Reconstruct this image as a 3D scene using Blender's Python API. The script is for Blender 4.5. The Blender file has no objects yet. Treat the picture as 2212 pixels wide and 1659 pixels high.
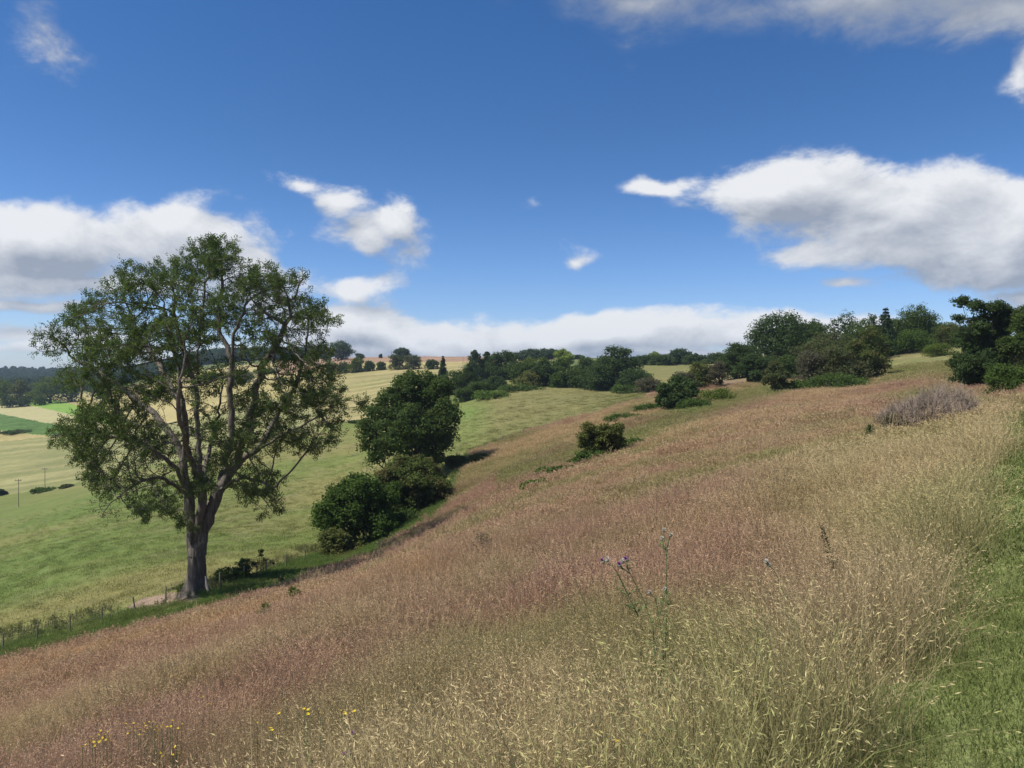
import bpy, math, random
import numpy as np
from mathutils import Vector, Matrix, kdtree

R = math.radians
sc = bpy.context.scene
EYE = 1.6            # eye height above the mown path, metres
F = 1609.0           # focal length in pixels of a 2212 x 1659 picture
U0, V0 = 1106.0, 829.5

# ------------------------------------------------------------------ camera
cam_d = bpy.data.cameras.new('camera')
cam_d.sensor_width = 36.0
cam_d.lens = 36.0 * F / 2212.0
cam_d.clip_start = 0.05
cam_d.clip_end = 30000.0
cam = bpy.data.objects.new('camera', cam_d)
sc.collection.objects.link(cam)
cam.location = (0, 0, EYE)
cam.rotation_euler = (R(90), 0, 0)
sc.camera = cam

# ------------------------------------------------------------------ sun, sky, exposure
SUN_AZ, SUN_EL = -106.0, 55.0        # degrees: clockwise from the view axis; high on the left
SUN_STRENGTH, SUN_ANGLE = 4.2, 1.2
SKY_STRENGTH = 0.069
sun_d = bpy.data.lights.new('sun', 'SUN')
sun_d.energy = SUN_STRENGTH
sun_d.angle = R(SUN_ANGLE)
sun_d.color = (1.0, 0.955, 0.88)
sun = bpy.data.objects.new('sun', sun_d)
sc.collection.objects.link(sun)
SDIR = Vector((math.sin(R(SUN_AZ)) * math.cos(R(SUN_EL)), math.cos(R(SUN_AZ)) * math.cos(R(SUN_EL)), math.sin(R(SUN_EL))))
sun.rotation_euler = SDIR.to_track_quat('Z', 'Y').to_euler()
sun.location = SDIR * 60

sc.render.engine = 'CYCLES'
sc.cycles.max_bounces = 4
sc.cycles.diffuse_bounces = 2
sc.cycles.glossy_bounces = 2
sc.cycles.transmission_bounces = 4
sc.cycles.transparent_max_bounces = 8
sc.cycles.volume_bounces = 0
sc.cycles.use_denoising = True
sc.cycles.sample_clamp_indirect = 4.0
vs = sc.view_settings
vs.view_transform = 'Standard'
vs.look = 'None'
vs.exposure = 0.5
vs.gamma = 1.0
vs.use_curve_mapping = False

world = bpy.data.worlds.new('World')
sc.world = world
world.use_nodes = True
wt = world.node_tree
wt.nodes.clear()


class G:
    """Tiny expression builder over one node tree."""
    def __init__(s, t): s.t = t
    def node(s, typ, **kw):
        n = s.t.nodes.new(typ)
        for k, v in kw.items(): setattr(n, k, v)
        return n
    def put(s, sock, v):
        if isinstance(v, bpy.types.NodeSocket): s.t.links.new(v, sock)
        elif v is not None: sock.default_value = v
    def m(s, op, a, b=None, c=None, clamp=False):
        n = s.node('ShaderNodeMath', operation=op, use_clamp=clamp)
        s.put(n.inputs[0], a); s.put(n.inputs[1], b); s.put(n.inputs[2], c)
        return n.outputs[0]
    def v(s, op, a, b=None, c=None, scale=None):
        n = s.node('ShaderNodeVectorMath', operation=op)
        s.put(n.inputs[0], a); s.put(n.inputs[1], b)
        if c is not None: s.put(n.inputs[2], c)
        if scale is not None: s.put(n.inputs['Scale'], scale)
        return n.outputs['Value'] if op in ('LENGTH', 'DOT_PRODUCT', 'DISTANCE') else n.outputs[0]
    def xyz(s, x=0.0, y=0.0, z=0.0):
        n = s.node('ShaderNodeCombineXYZ')
        for i, q in enumerate((x, y, z)): s.put(n.inputs[i], q)
        return n.outputs[0]
    def sep(s, a):
        n = s.node('ShaderNodeSeparateXYZ'); s.put(n.inputs[0], a); return n.outputs
    def noise(s, vec, scale, detail=4.0, rough=0.55, dist=0.0, out='Fac'):
        n = s.node('ShaderNodeTexNoise')
        s.put(n.inputs['Vector'], vec); s.put(n.inputs['Scale'], scale); s.put(n.inputs['Detail'], detail)
        s.put(n.inputs['Roughness'], rough); s.put(n.inputs['Distortion'], dist)
        return n.outputs[out]
    def rng(s, x, a, b, c=0.0, d=1.0, mode='LINEAR'):
        n = s.node('ShaderNodeMapRange', interpolation_type=mode)
        for i, q in enumerate((x, a, b, c, d)): s.put(n.inputs[i], q)
        return n.outputs[0]
    def mix(s, f, a, b, blend='MIX'):
        n = s.node('ShaderNodeMix', data_type='RGBA', blend_type=blend)
        s.put(n.inputs[0], f); s.put(n.inputs[6], a); s.put(n.inputs[7], b)
        return n.outputs[2]
    def attr(s, name, typ='GEOMETRY', out='Fac'):
        n = s.node('ShaderNodeAttribute', attribute_name=name, attribute_type=typ)
        return n.outputs[out]


# clouds standing in the sky: (u, v, half width, half height, tilt, strength), in pixels of the 2212-wide frame, turned into directions
CLOUDS = [
    (90, 515, 300, 100, 0, 1.1), (390, 515, 250, 100, 0, 1.1), (560, 590, 140, 76, 0, 1.0), (630, 640, 90, 50, 0, .8), (170, 600, 480, 52, 0, .8),
    (60, 655, 170, 24, 0, .5), (770, 612, 85, 44, 0, .7),
    (650, 415, 95, 38, 0, .52), (740, 455, 95, 54, 0, .62), (810, 500, 80, 48, 0, .55), (885, 492, 68, 66, 0, .66),
    (1150, 446, 34, 26, 0, .22), (1236, 570, 60, 32, 0, .42),
    (1440, 412, 100, 26, 0, .7), (1570, 428, 120, 46, 0, .8), (1690, 440, 210, 98, 0, 1.1), (1830, 425, 190, 70, 0, 1.0), (1930, 470, 330, 110, 0, 1.2), (2200, 510, 360, 135, 0, 1.3), (1870, 545, 240, 50, 0, .9),
    (1850, 612, 90, 28, 0, .6), (2190, 645, 140, 24, 0, .6),
    (2212, 170, 60, 62, 0, .34), (60, 75, 100, 95, 0, .32),
    (1900, -6, 640, 80, 0, .40), (1380, -20, 300, 60, 0, .34), (2230, 10, 260, 95, 0, .45),
    (1270, 730, 330, 62, 0, 1.1), (1560, 722, 290, 64, 0, 1.1), (900, 740, 330, 62, 0, 1.1), (1870, 728, 220, 46, 0, 1.0), (760, 700, 150, 58, 0, 1.0),
    (250, 745, 520, 26, 0, .5), (1100, 780, 1600, 30, 0, .9),
]


def build_world():
    def field(g, d, blobs):
        """cloud density in direction d: the clouds in view, or the same broken cumulus going on around"""
        x, y, z = g.sep(d)
        az = g.m('ARCTAN2', x, y)
        el = g.m('ARCSINE', z)
        st = g.v('MULTIPLY', d, (1.0, 1.0, 1.7))
        if blobs:
            ae = g.xyz(az, el, 0.0)
            warp = g.noise(st, 6.0, 2.0, .5, 0, 'Color')
            off = g.v('MULTIPLY', g.v('SUBTRACT', warp, (.5, .5, .5)), (.16, .075, 0))
            aew = g.v('ADD', ae, off)
            acc = None
            for (u, v, ru, rv, tilt, s) in CLOUDS:
                p = (u - U0) / F; q = -(v - V0) / F
                a = math.atan(p); e = math.atan(q * math.cos(a))
                c = math.cos(a)
                ra = ru / F * c * c; re = rv / F * c
                t = g.v('MULTIPLY_ADD', aew, (1 / ra, 1 / re, 0), (-a / ra, -e / re, 0))
                b = g.m('MULTIPLY_ADD', g.v('LENGTH', t), -s, s)
                acc = b if acc is None else g.m('SMOOTH_MAX', acc, b, .25)
            acc = g.m('MAXIMUM', acc, -1.0)
        else:
            acc = g.m('MULTIPLY_ADD', g.noise(st, 2.6, 2.0, .5), 3.4, -1.75)
        fine = g.noise(st, 8.5, 8.0 if blobs else 3.0, .64, .2)
        return g.m('MULTIPLY_ADD', g.m('SUBTRACT', fine, .5), g.rng(z, .30, .44, 1.75, .75), acc), el, az

    grp = bpy.data.node_groups.new('cloud_density', 'ShaderNodeTree')
    grp.interface.new_socket('Vector', in_out='INPUT', socket_type='NodeSocketVector')
    grp.interface.new_socket('Density', in_out='OUTPUT', socket_type='NodeSocketFloat')
    gg = G(grp)
    gi = grp.nodes.new('NodeGroupInput'); go = grp.nodes.new('NodeGroupOutput')
    gg.put(go.inputs[0], field(gg, gi.outputs[0], True)[0])

    g = G(wt)
    out = wt.nodes.new('ShaderNodeOutputWorld')
    sky = wt.nodes.new('ShaderNodeTexSky')
    sky.sky_type = 'NISHITA'
    sky.sun_disc = False
    sky.sun_elevation = R(SUN_EL)
    sky.sun_rotation = R(SUN_AZ)
    sky.altitude = 100
    sky.air_density = 1.0
    sky.dust_density = 0.2
    sky.ozone_density = 2.5
    hs = wt.nodes.new('ShaderNodeHueSaturation')
    hs.inputs['Saturation'].default_value = 1.32
    wt.links.new(sky.outputs[0], hs.inputs['Color'])
    sk = g.v('MULTIPLY', hs.outputs[0], (SKY_STRENGTH, SKY_STRENGTH * .97, SKY_STRENGTH * 1.13))
    tc = wt.nodes.new('ShaderNodeTexCoord')
    d = g.v('NORMALIZE', tc.outputs['Generated'])
    x, y, z = g.sep(d)
    low = g.rng(z, .04, .34, 1, 0, 'SMOOTHSTEP')
    sk = g.v('MULTIPLY', sk, g.xyz(g.m('MULTIPLY_ADD', low, .10, 1.0), g.m('MULTIPLY_ADD', low, .18, 1.0), g.m('MULTIPLY_ADD', low, .30, 1.0)))

    def dens(vec):
        n = wt.nodes.new('ShaderNodeGroup'); n.node_tree = grp
        g.put(n.inputs[0], vec); return n.outputs[0]

    def shade(d0, d1, lo, hi):
        cover = g.rng(d0, lo, hi, 0, .96, 'SMOOTHERSTEP')
        cover = g.m('MULTIPLY', cover, g.rng(z, -.04, .01))
        lit = g.m('MULTIPLY_ADD', g.m('SUBTRACT', d0, d1), 1.0, .50)
        lit = g.m('SUBTRACT', lit, g.rng(d0, .25, 1.4, 0, .20))
        lit = g.m('SUBTRACT', lit, g.rng(z, .33, .41, 0, .62))       # overhead one looks up at the shaded bases
        lit = g.m('MULTIPLY', lit, 1.0, None, True)
        colr = g.mix(lit, (.235, .265, .32, 1), (.63, .635, .645, 1))
        bg = wt.nodes.new('ShaderNodeBackground')
        g.put(bg.inputs['Color'], g.mix(cover, sk, colr))
        bg.inputs['Strength'].default_value = 1.0
        return bg.outputs[0]

    d0 = dens(d)
    d1 = dens(g.v('NORMALIZE', g.v('ADD', d, (-.016, -.003, .028))))
    view = shade(d0, d1, -.05, .48)
    e0, el, az = field(g, d, False)
    around = shade(e0, e0, -.12, .50)
    inside = g.m('MULTIPLY', g.m('LESS_THAN', g.m('ABSOLUTE', az), .80), g.m('LESS_THAN', el, .56))
    ms = wt.nodes.new('ShaderNodeMixShader')
    g.put(ms.inputs[0], inside); g.put(ms.inputs[1], around); g.put(ms.inputs[2], view)
    wt.links.new(ms.outputs[0], out.inputs[0])
    world.cycles.sampling_method = 'NONE'


build_world()

# ------------------------------------------------------------------ helpers
col = sc.collection


def hash01(ix, iy, iz, seed):
    h = (ix.astype(np.int64) * 374761393 + iy.astype(np.int64) * 668265263 + iz.astype(np.int64) * 2147483647 + seed * 1274126177) & 0xffffffff
    h = ((h ^ (h >> 13)) * 1274126177) & 0xffffffff
    h = h ^ (h >> 16)
    return (h & 0xffff) / 65535.0


def vnoise(x, y, z=None, seed=0):
    if z is None: z = np.zeros_like(x)
    ix, iy, iz = np.floor(x), np.floor(y), np.floor(z)
    fx, fy, fz = x - ix, y - iy, z - iz
    fx, fy, fz = [t * t * (3 - 2 * t) for t in (fx, fy, fz)]
    o = 0
    for dx in (0, 1):
        for dy in (0, 1):
            for dz in (0, 1):
                w = (fx if dx else 1 - fx) * (fy if dy else 1 - fy) * (fz if dz else 1 - fz)
                o = o + w * hash01(ix + dx, iy + dy, iz + dz, seed)
    return o


def fbm(x, y, z=None, seed=0, oct=4):
    o, a, t = 0, .5, 0
    for k in range(oct):
        f = 2.0 ** k
        o = o + a * vnoise(x * f + 17 * k, y * f - 9 * k, None if z is None else z * f, seed + k)
        t += a; a *= .5
    return o / t


def np_mesh(name, verts, faces, mat=None, smooth=False, fattr=None, vattr=None, vcol=None):
    """verts (n,3), faces (m,k) all with the same corner count."""
    me = bpy.data.meshes.new(name)
    verts = np.asarray(verts, np.float32); faces = np.asarray(faces, np.int32)
    m, k = faces.shape
    me.vertices.add(len(verts)); me.vertices.foreach_set('co', verts.ravel())
    me.loops.add(m * k); me.loops.foreach_set('vertex_index', faces.ravel())
    me.polygons.add(m)
    me.polygons.foreach_set('loop_start', np.arange(0, m * k, k, dtype=np.int32))
    try: me.polygons.foreach_set('loop_total', np.full(m, k, np.int32))
    except Exception: pass
    me.update(calc_edges=True)
    for nm, a in (fattr or {}).items():
        at = me.attributes.new(nm, 'FLOAT', 'FACE'); at.data.foreach_set('value', np.asarray(a, np.float32))
    for nm, a in (vattr or {}).items():
        at = me.attributes.new(nm, 'FLOAT', 'POINT'); at.data.foreach_set('value', np.asarray(a, np.float32))
    for nm, a in (vcol or {}).items():
        at = me.attributes.new(nm, 'FLOAT_COLOR', 'POINT')
        at.data.foreach_set('color', np.concatenate([np.asarray(a, np.float32), np.ones((len(a), 1), np.float32)], 1).ravel())
    if mat: me.materials.append(mat)
    me.polygons.foreach_set('use_smooth', np.full(m, smooth))
    return me


def link(name, me, parent=None, loc=(0, 0, 0)):
    o = bpy.data.objects.new(name, me)
    col.objects.link(o)
    o.location = loc
    if parent is not None: o.parent = parent
    return o


def tag(o, label=None, cat=None, group=None, kind=None):
    if label: o['label'] = label
    if cat: o['category'] = cat
    if group: o['group'] = group
    if kind: o['kind'] = kind
    return o


# ------------------------------------------------------------------ lie of the land
# surveyed points by column: u: [(v, distance ahead in metres), ...]
SURVEY = {
    -600: [(1659, 15), (1500, 40), (1370, 80), (1220, 160), (1070, 280), (960, 420), (880, 800), (840, 1500), (815, 2200)],
    0: [(1659, 8.5), (1540, 17), (1470, 29), (1425, 42), (1385, 52), (1250, 92), (1160, 140), (1102, 200), (1066, 228), (1000, 285), (950, 335), (928, 365), (893, 440), (868, 530), (852, 650), (848, 900), (828, 1250), (806, 1600), (815, 2600)],
    200: [(1659, 7.2), (1500, 14), (1420, 27), (1362, 46), (1320, 56), (1200, 90), (1100, 150), (1045, 215), (985, 275), (935, 330), (890, 420), (862, 520), (846, 650), (842, 900), (812, 1500), (815, 2600)],
    420: [(1659, 6.1), (1500, 10.5), (1400, 19), (1330, 38), (1292, 50), (1260, 58), (1180, 84), (1100, 125), (1010, 200), (940, 275), (885, 360), (840, 460), (805, 620), (785, 900), (790, 1800)],
    620: [(1659, 5.4), (1500, 8.8), (1380, 15), (1290, 32), (1250, 55), (1200, 70), (1120, 105), (1040, 150), (960, 205), (900, 260), (860, 320), (815, 430), (785, 560), (778, 800), (790, 1800)],
    800: [(1659, 4.8), (1500, 7.4), (1380, 11.5), (1290, 19), (1225, 42), (1175, 70), (1120, 90), (1060, 115), (1000, 150), (945, 195), (903, 235), (860, 285), (800, 395), (778, 480), (772, 620), (790, 1800)],
    970: [(1659, 4.4), (1500, 6.4), (1350, 10.5), (1230, 18.5), (1150, 38), (1105, 62), (1060, 82), (1000, 106), (945, 140), (900, 172), (860, 205), (825, 260), (795, 380), (775, 520), (790, 1800)],
    1200: [(1659, 4.1), (1500, 5.7), (1350, 8.6), (1200, 15.5), (1100, 29), (1040, 48), (1000, 66), (955, 92), (925, 116), (900, 138), (860, 172), (834, 205), (812, 250), (785, 340), (775, 450), (790, 1800)],
    1400: [(1659, 3.8), (1500, 5.1), (1350, 7.5), (1200, 12.5), (1080, 23), (1000, 42), (950, 62), (910, 82), (880, 101), (857, 122), (848, 165), (825, 205), (797, 260), (780, 340), (776, 450), (792, 1800)],
    1600: [(1659, 3.45), (1500, 4.6), (1350, 6.4), (1200, 10), (1080, 17), (1000, 29), (930, 52), (885, 78), (860, 97), (838, 112), (815, 140), (792, 185), (778, 260), (772, 400), (792, 1800)],
    1800: [(1659, 3.15), (1500, 4.1), (1350, 5.6), (1200, 8.3), (1080, 13), (1000, 20), (930, 36), (885, 58), (858, 80), (835, 98), (800, 125), (765, 150), (742, 175), (735, 210), (745, 300), (790, 1800)],
    2000: [(1659, 2.9), (1500, 3.7), (1350, 4.9), (1200, 7.0), (1080, 10.3), (1000, 15), (930, 26), (890, 40), (862, 58), (830, 80), (795, 102), (762, 128), (740, 155), (733, 200), (745, 320), (790, 1800)],
    2212: [(1659, 2.7), (1500, 3.4), (1350, 4.4), (1200, 6.0), (1080, 8.7), (1000, 12), (930, 19), (885, 30), (855, 46), (818, 70), (780, 95), (745, 122), (728, 150), (725, 200), (740, 330), (790, 1800)],
    2700: [(1659, 2.3), (1350, 3.8), (1100, 7.5), (980, 13), (900, 24), (820, 50), (740, 90), (690, 140), (690, 220), (740, 500), (790, 1800)],
    3600: [(1659, 1.9), (1300, 3.6), (1000, 9), (850, 22), (700, 60), (620, 120), (640, 250), (740, 600), (790, 1800)],
}


def _survey_points():
    T, L, Gv = [], [], []
    for u, lst in SURVEY.items():
        p = (u - U0) / F
        for v, y in lst:
            z = EYE - (v - V0) / F * y
            r = y * math.sqrt(1 + p * p)
            T.append(math.atan(p)); L.append(math.log(r)); Gv.append(z / r)
    for a in (-150, -115, -85, 85, 115, 150, 180, -180):     # behind and beside the camera
        for r in (1.2, 6, 30, 120, 500, 2500):
            z = .26 * math.sin(R(a)) * r * (math.exp(-r / 160) * .9 + .02)
            T.append(R(a)); L.append(math.log(r)); Gv.append(z / r)
    for a in (-70, -45, -20, 0, 20, 45, 70):
        for r in (.25, .9):
            T.append(R(a)); L.append(math.log(r)); Gv.append(.16 * math.sin(R(a)))
        T.append(R(a)); L.append(math.log(7500.)); Gv.append(-.004)
    return np.array(T), np.array(L), np.array(Gv)


KT = 2.2
_T, _L, _Gv = _survey_points()
_P = np.stack([_T * KT, _L * .8], 1)


def _tps(d2): return np.where(d2 > 1e-12, d2 * np.log(d2 + 1e-12), 0)


def _solve():
    n = len(_P)
    A = np.zeros((n + 3, n + 3))
    d2 = ((_P[:, None] - _P[None]) ** 2).sum(-1)
    A[:n, :n] = _tps(d2) + np.eye(n) * 6e-4
    A[:n, n] = 1; A[:n, n + 1:] = _P; A[n, :n] = 1; A[n + 1:, :n] = _P.T
    return np.linalg.solve(A, np.concatenate([_Gv, np.zeros(3)]))


_Wt = _solve()


# lines on the land
FENCE = np.array([(-700, 1660), (0, 1446), (200, 1386), (420, 1330), (640, 1262), (800, 1206), (900, 1150), (970, 1104), (985, 1055), (1000, 1010), (1020, 978), (1100, 945), (1250, 905), (1400, 862), (1420, 850)], float)
VERGE = np.array([(-700, 1585), (0, 1388), (200, 1338), (420, 1286), (640, 1208), (800, 1160), (900, 1110), (955, 1065), (975, 1030), (990, 995), (1012, 972), (1100, 942), (1250, 903), (1400, 861), (1420, 849)], float)
PATHL = np.array([(1690, 1900), (1780, 1659), (1890, 1500), (1985, 1360), (2060, 1220), (2108, 1080), (2145, 980), (2180, 900), (2222, 865)], float)


def hgt(x, y):
    """ground height at world x, y (arrays or scalars)"""
    x = np.asarray(x, float); y = np.asarray(y, float)
    shp = x.shape; x = x.ravel(); y = y.ravel()
    r = np.maximum(np.hypot(x, y), .2)
    q = np.stack([np.arctan2(x, y) * KT, np.log(r) * .8], 1)
    g = np.empty(len(x))
    for i in range(0, len(x), 20000):
        qq = q[i:i + 20000]
        d2 = ((qq[:, None] - _P[None]) ** 2).sum(-1)
        g[i:i + 20000] = _tps(d2) @ _Wt[:len(_P)] + _Wt[len(_P)] + qq @ _Wt[len(_P) + 1:]
    z = r * g
    amp = np.clip((r - 2) / 30, 0, 1)
    z = z + amp * ((fbm(x / 5., y / 5., seed=3) - .5) * .35 + (fbm(x / 26., y / 26., seed=5) - .5) * 1.0)
    # the survey was taken over the standing hay: the soil of the meadow lies lower
    yy = np.maximum(y, .3)
    u, v = U0 + F * x / yy, V0 - F * (z - EYE) / yy
    w = np.where(u < 1420, np.clip((v - np.interp(u, VERGE[:, 0], VERGE[:, 1])) / 30, 0, 1), 1.0) * np.clip((150 - y) / 30, 0, 1)
    w = w * np.clip((np.interp(-v, -PATHL[:, 1], PATHL[:, 0]) - u) / F * yy / .6, 0, 1) * (y > .3)
    z = z - w * .36 * np.clip(r / 4, .4, 1)
    return z.reshape(shp)


def h1(x, y): return float(hgt(np.array([x]), np.array([y]))[0])


def px(x, y, z):
    """where a world point stands in the 2212-wide frame"""
    yy = np.where(y > .05, y, .05)
    return U0 + F * x / yy, V0 - F * (z - EYE) / yy


def ground_at(u, y):
    """point on the ground seen in column u at distance y ahead"""
    x = (u - U0) / F * y
    return x, y, h1(x, y)


def ground_uv(u, v, y0=2.0, y1=400.0):
    """nearest ground point that shows at (u, v)"""
    ys = np.exp(np.linspace(math.log(y0), math.log(y1), 400))
    xs = (u - U0) / F * ys
    zs = hgt(xs, ys)
    vv = V0 - F * (zs - EYE) / ys
    k = np.argmax(vv <= v)
    if vv[k] > v: k = int(np.argmin(vv))
    return float(xs[k]), float(ys[k]), float(zs[k])


ZONES = ['meadow', 'mown_path', 'verge', 'pasture', 'hay_field', 'bean_field', 'wheat_field', 'clover_field', 'barley_field', 'ploughed_field', 'hilltop_field', 'upland', 'bare_earth']


def inpoly(u, v, poly):
    poly = np.asarray(poly, float)
    o = np.zeros(u.shape, bool)
    x0, y0 = poly[-1]
    for x1, y1 in poly:
        c = ((y0 > v) != (y1 > v)) & (u < (x1 - x0) * (v - y0) / (y1 - y0 + 1e-9) + x0)
        o ^= c
        x0, y0 = x1, y1
    return o


def zone_of(x, y, z):
    u, v = px(x, y, z)
    wob = (fbm(x / 3., y / 3., seed=9) - .5) * 16
    zn = np.full(x.shape, 11)
    front = y > .05
    near = y < 150
    fl = np.interp(u, FENCE[:, 0], FENCE[:, 1]); vl = np.interp(u, VERGE[:, 0], VERGE[:, 1])
    zn[(y < 238)] = 3
    zn[(u > 1380) & (y < 420)] = 3
    zn[(y >= 225) & (y < 345) & (u < 700)] = 4
    far = (y >= 330)
    zn[far & (u < 760) & (y < 640)] = 8
    zn[inpoly(u, v, [(-900, 905), (-200, 873), (0, 894), (128, 919), (230, 936), (180, 947), (128, 944), (0, 930), (-200, 917), (-900, 960)]) & (y > 300) & (y < 600)] = 5
    zn[inpoly(u, v, [(-900, 905), (-200, 873), (0, 894), (128, 919), (230, 936), (260, 925), (160, 897), (90, 881), (30, 867), (0, 868), (-300, 866), (-900, 870)]) & (y > 300) & (y < 640)] = 6
    zn[inpoly(u, v, [(30, 867), (90, 881), (160, 897), (260, 925), (290, 915), (190, 882), (120, 864), (85, 859)]) & (y > 300) & (y < 640)] = 7
    zn[(u > 680) & (u < 1000) & (y > 235) & (y < 395)] = 10
    zn[(u >= 640) & (u < 1250) & (y >= 395) & (y < 450)] = 8
    zn[(u >= 600) & (u < 1250) & (y >= 450) & (y < 1000)] = 9
    hill = (v > fl + wob * np.clip(40 / np.maximum(y, 1), .12, 1)) & near
    hill |= (u > 1400) & (y < 168)
    hill |= (u > 1620) & (y < 260)
    zn[hill] = 0
    vg = (v > vl) & (v <= fl + wob * np.clip(40 / np.maximum(y, 1), .12, 1)) & (y < 140) & (u < 1420)
    zn[vg] = 2
    zn[inpoly(u, v, [(270, 1312), (310, 1292), (370, 1280), (425, 1282), (440, 1300), (380, 1305), (320, 1318)]) & (y < 70) & (y > 40)] = 12
    zn[~front] = 0
    pl = np.interp(-v, -PATHL[:, 1], PATHL[:, 0])
    w2 = (fbm(x / .45, y / .45, seed=19) - .5) * 240 * np.clip(4 / np.maximum(y, 1), .1, 1)
    zn[front & (u > pl + w2) & (y < 42) & (x < .78 * y + 2.6)] = 1
    zn[(~front) & (x > -.3) & (x < 2.6)] = 1
    return zn


def lerp3(a, b, t): return a + (b - a) * t[..., None]


def C3(*c): return np.array(c, float)


RED, TAN, OLIVE, STRAW, PINK = C3(.305, .200, .132), C3(.375, .278, .155), C3(.190, .192, .072), C3(.345, .272, .148), C3(.325, .200, .140)
GREEN, LUSH, PATHG = C3(.145, .180, .050), C3(.085, .132, .032), C3(.192, .222, .076)


def meadow_colour(x, y, z):
    u, v = px(x, y, z)
    d = np.hypot(x, y)
    # drifts run along the slope, slightly stretched on the contour
    ca, sa = math.cos(R(24)), math.sin(R(24))
    a = x * ca + y * sa; b = -x * sa + y * ca
    n1 = fbm(a / 9., b / 4.2, seed=31); n2 = fbm(a / 22., b / 10., seed=37); n3 = fbm(a / 2.2, b / 1.2, seed=41)
    red = np.clip((n2 - .40) * 4.4 + (n1 - .5) * 2.2, 0, 1)
    red = np.maximum(red, .9 * np.clip(1 - np.hypot((u - 950) / 520, (v - (1330 - (u - 950) * .22)) / 75), 0, 1) ** .5 * (y < 60))
    red = np.maximum(red, np.clip(1.5 - 1.5 * np.abs(v - (1470 - .27 * u)) / 150, 0, .85) * (.45 + 1.0 * n1) * (y < 110))
    near = np.clip((9.5 - d) / 5.0, 0, 1) * np.clip((u - 250) / 500, 0, 1)
    right = np.clip((u - 1500 - (v - 900) * .35) / 260, 0, 1) * np.clip((45 - y) / 20, 0, 1)
    tanw = np.clip(np.maximum(near, right), 0, 1)
    c = lerp3(np.broadcast_to(TAN, x.shape + (3,)), np.broadcast_to(RED, x.shape + (3,)), red)
    c = lerp3(c, np.broadcast_to(PINK, c.shape), np.clip((n3 - .55) * 3, 0, .6) * red)
    c = lerp3(c, np.broadcast_to(OLIVE, c.shape), np.clip((.47 - n1) * 4.2, 0, .85) * np.where((u < 1000) & (v > 1250), .35, .75))
    t = lerp3(np.broadcast_to(STRAW, c.shape), np.broadcast_to(OLIVE * 1.1, c.shape), np.clip((fbm(x / 1.7, y / 1.7, seed=51) - .38) * 3.4, 0, 1) * np.where(u > 1750, .45, 1.0))
    dry = np.clip(1.4 * (1 - np.hypot((u - 1830) / 260, (v - 1420) / 260)), 0, 1)
    t = lerp3(t, np.broadcast_to(C3(.350, .258, .155), c.shape), dry * .8)
    c = lerp3(c, t, tanw)
    # greener on the bank below the thorn scrub and by the long hollow
    gr = np.clip(1 - np.abs(v - (1010 - (u - 1170) * .34)) / 34, 0, 1) * ((u > 1080) & (u < 1700) & (y > 50) & (y < 125))
    gr = np.maximum(gr, np.clip(1 - np.hypot((u - 2010) / 120, (v - 868) / 30), 0, 1) * (y > 30))
    gr = np.maximum(gr, np.clip((835 - v) / 30, 0, 1) * (u > 1450) * (y < 300) * .8)
    gr = np.maximum(gr, np.clip(1 - np.hypot((u - 1150) / 420, (v - (1450 - (u - 1150) * .12)) / 75), 0, 1) * .9)
    c = lerp3(c, np.broadcast_to(GREEN * 1.1, c.shape), gr * (.4 + .6 * n3))
    # tawny stripe along the lower edge of the meadow
    line = np.interp(u, [0, 300, 700, 900], [1470, 1395, 1300, 1250])
    st = np.clip(1 - np.abs(v - line) / 22, 0, 1) * (u < 950) * (y < 60)
    c = lerp3(c, np.broadcast_to(C3(.38, .25, .135), c.shape), st * .75)
    return c


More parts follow.
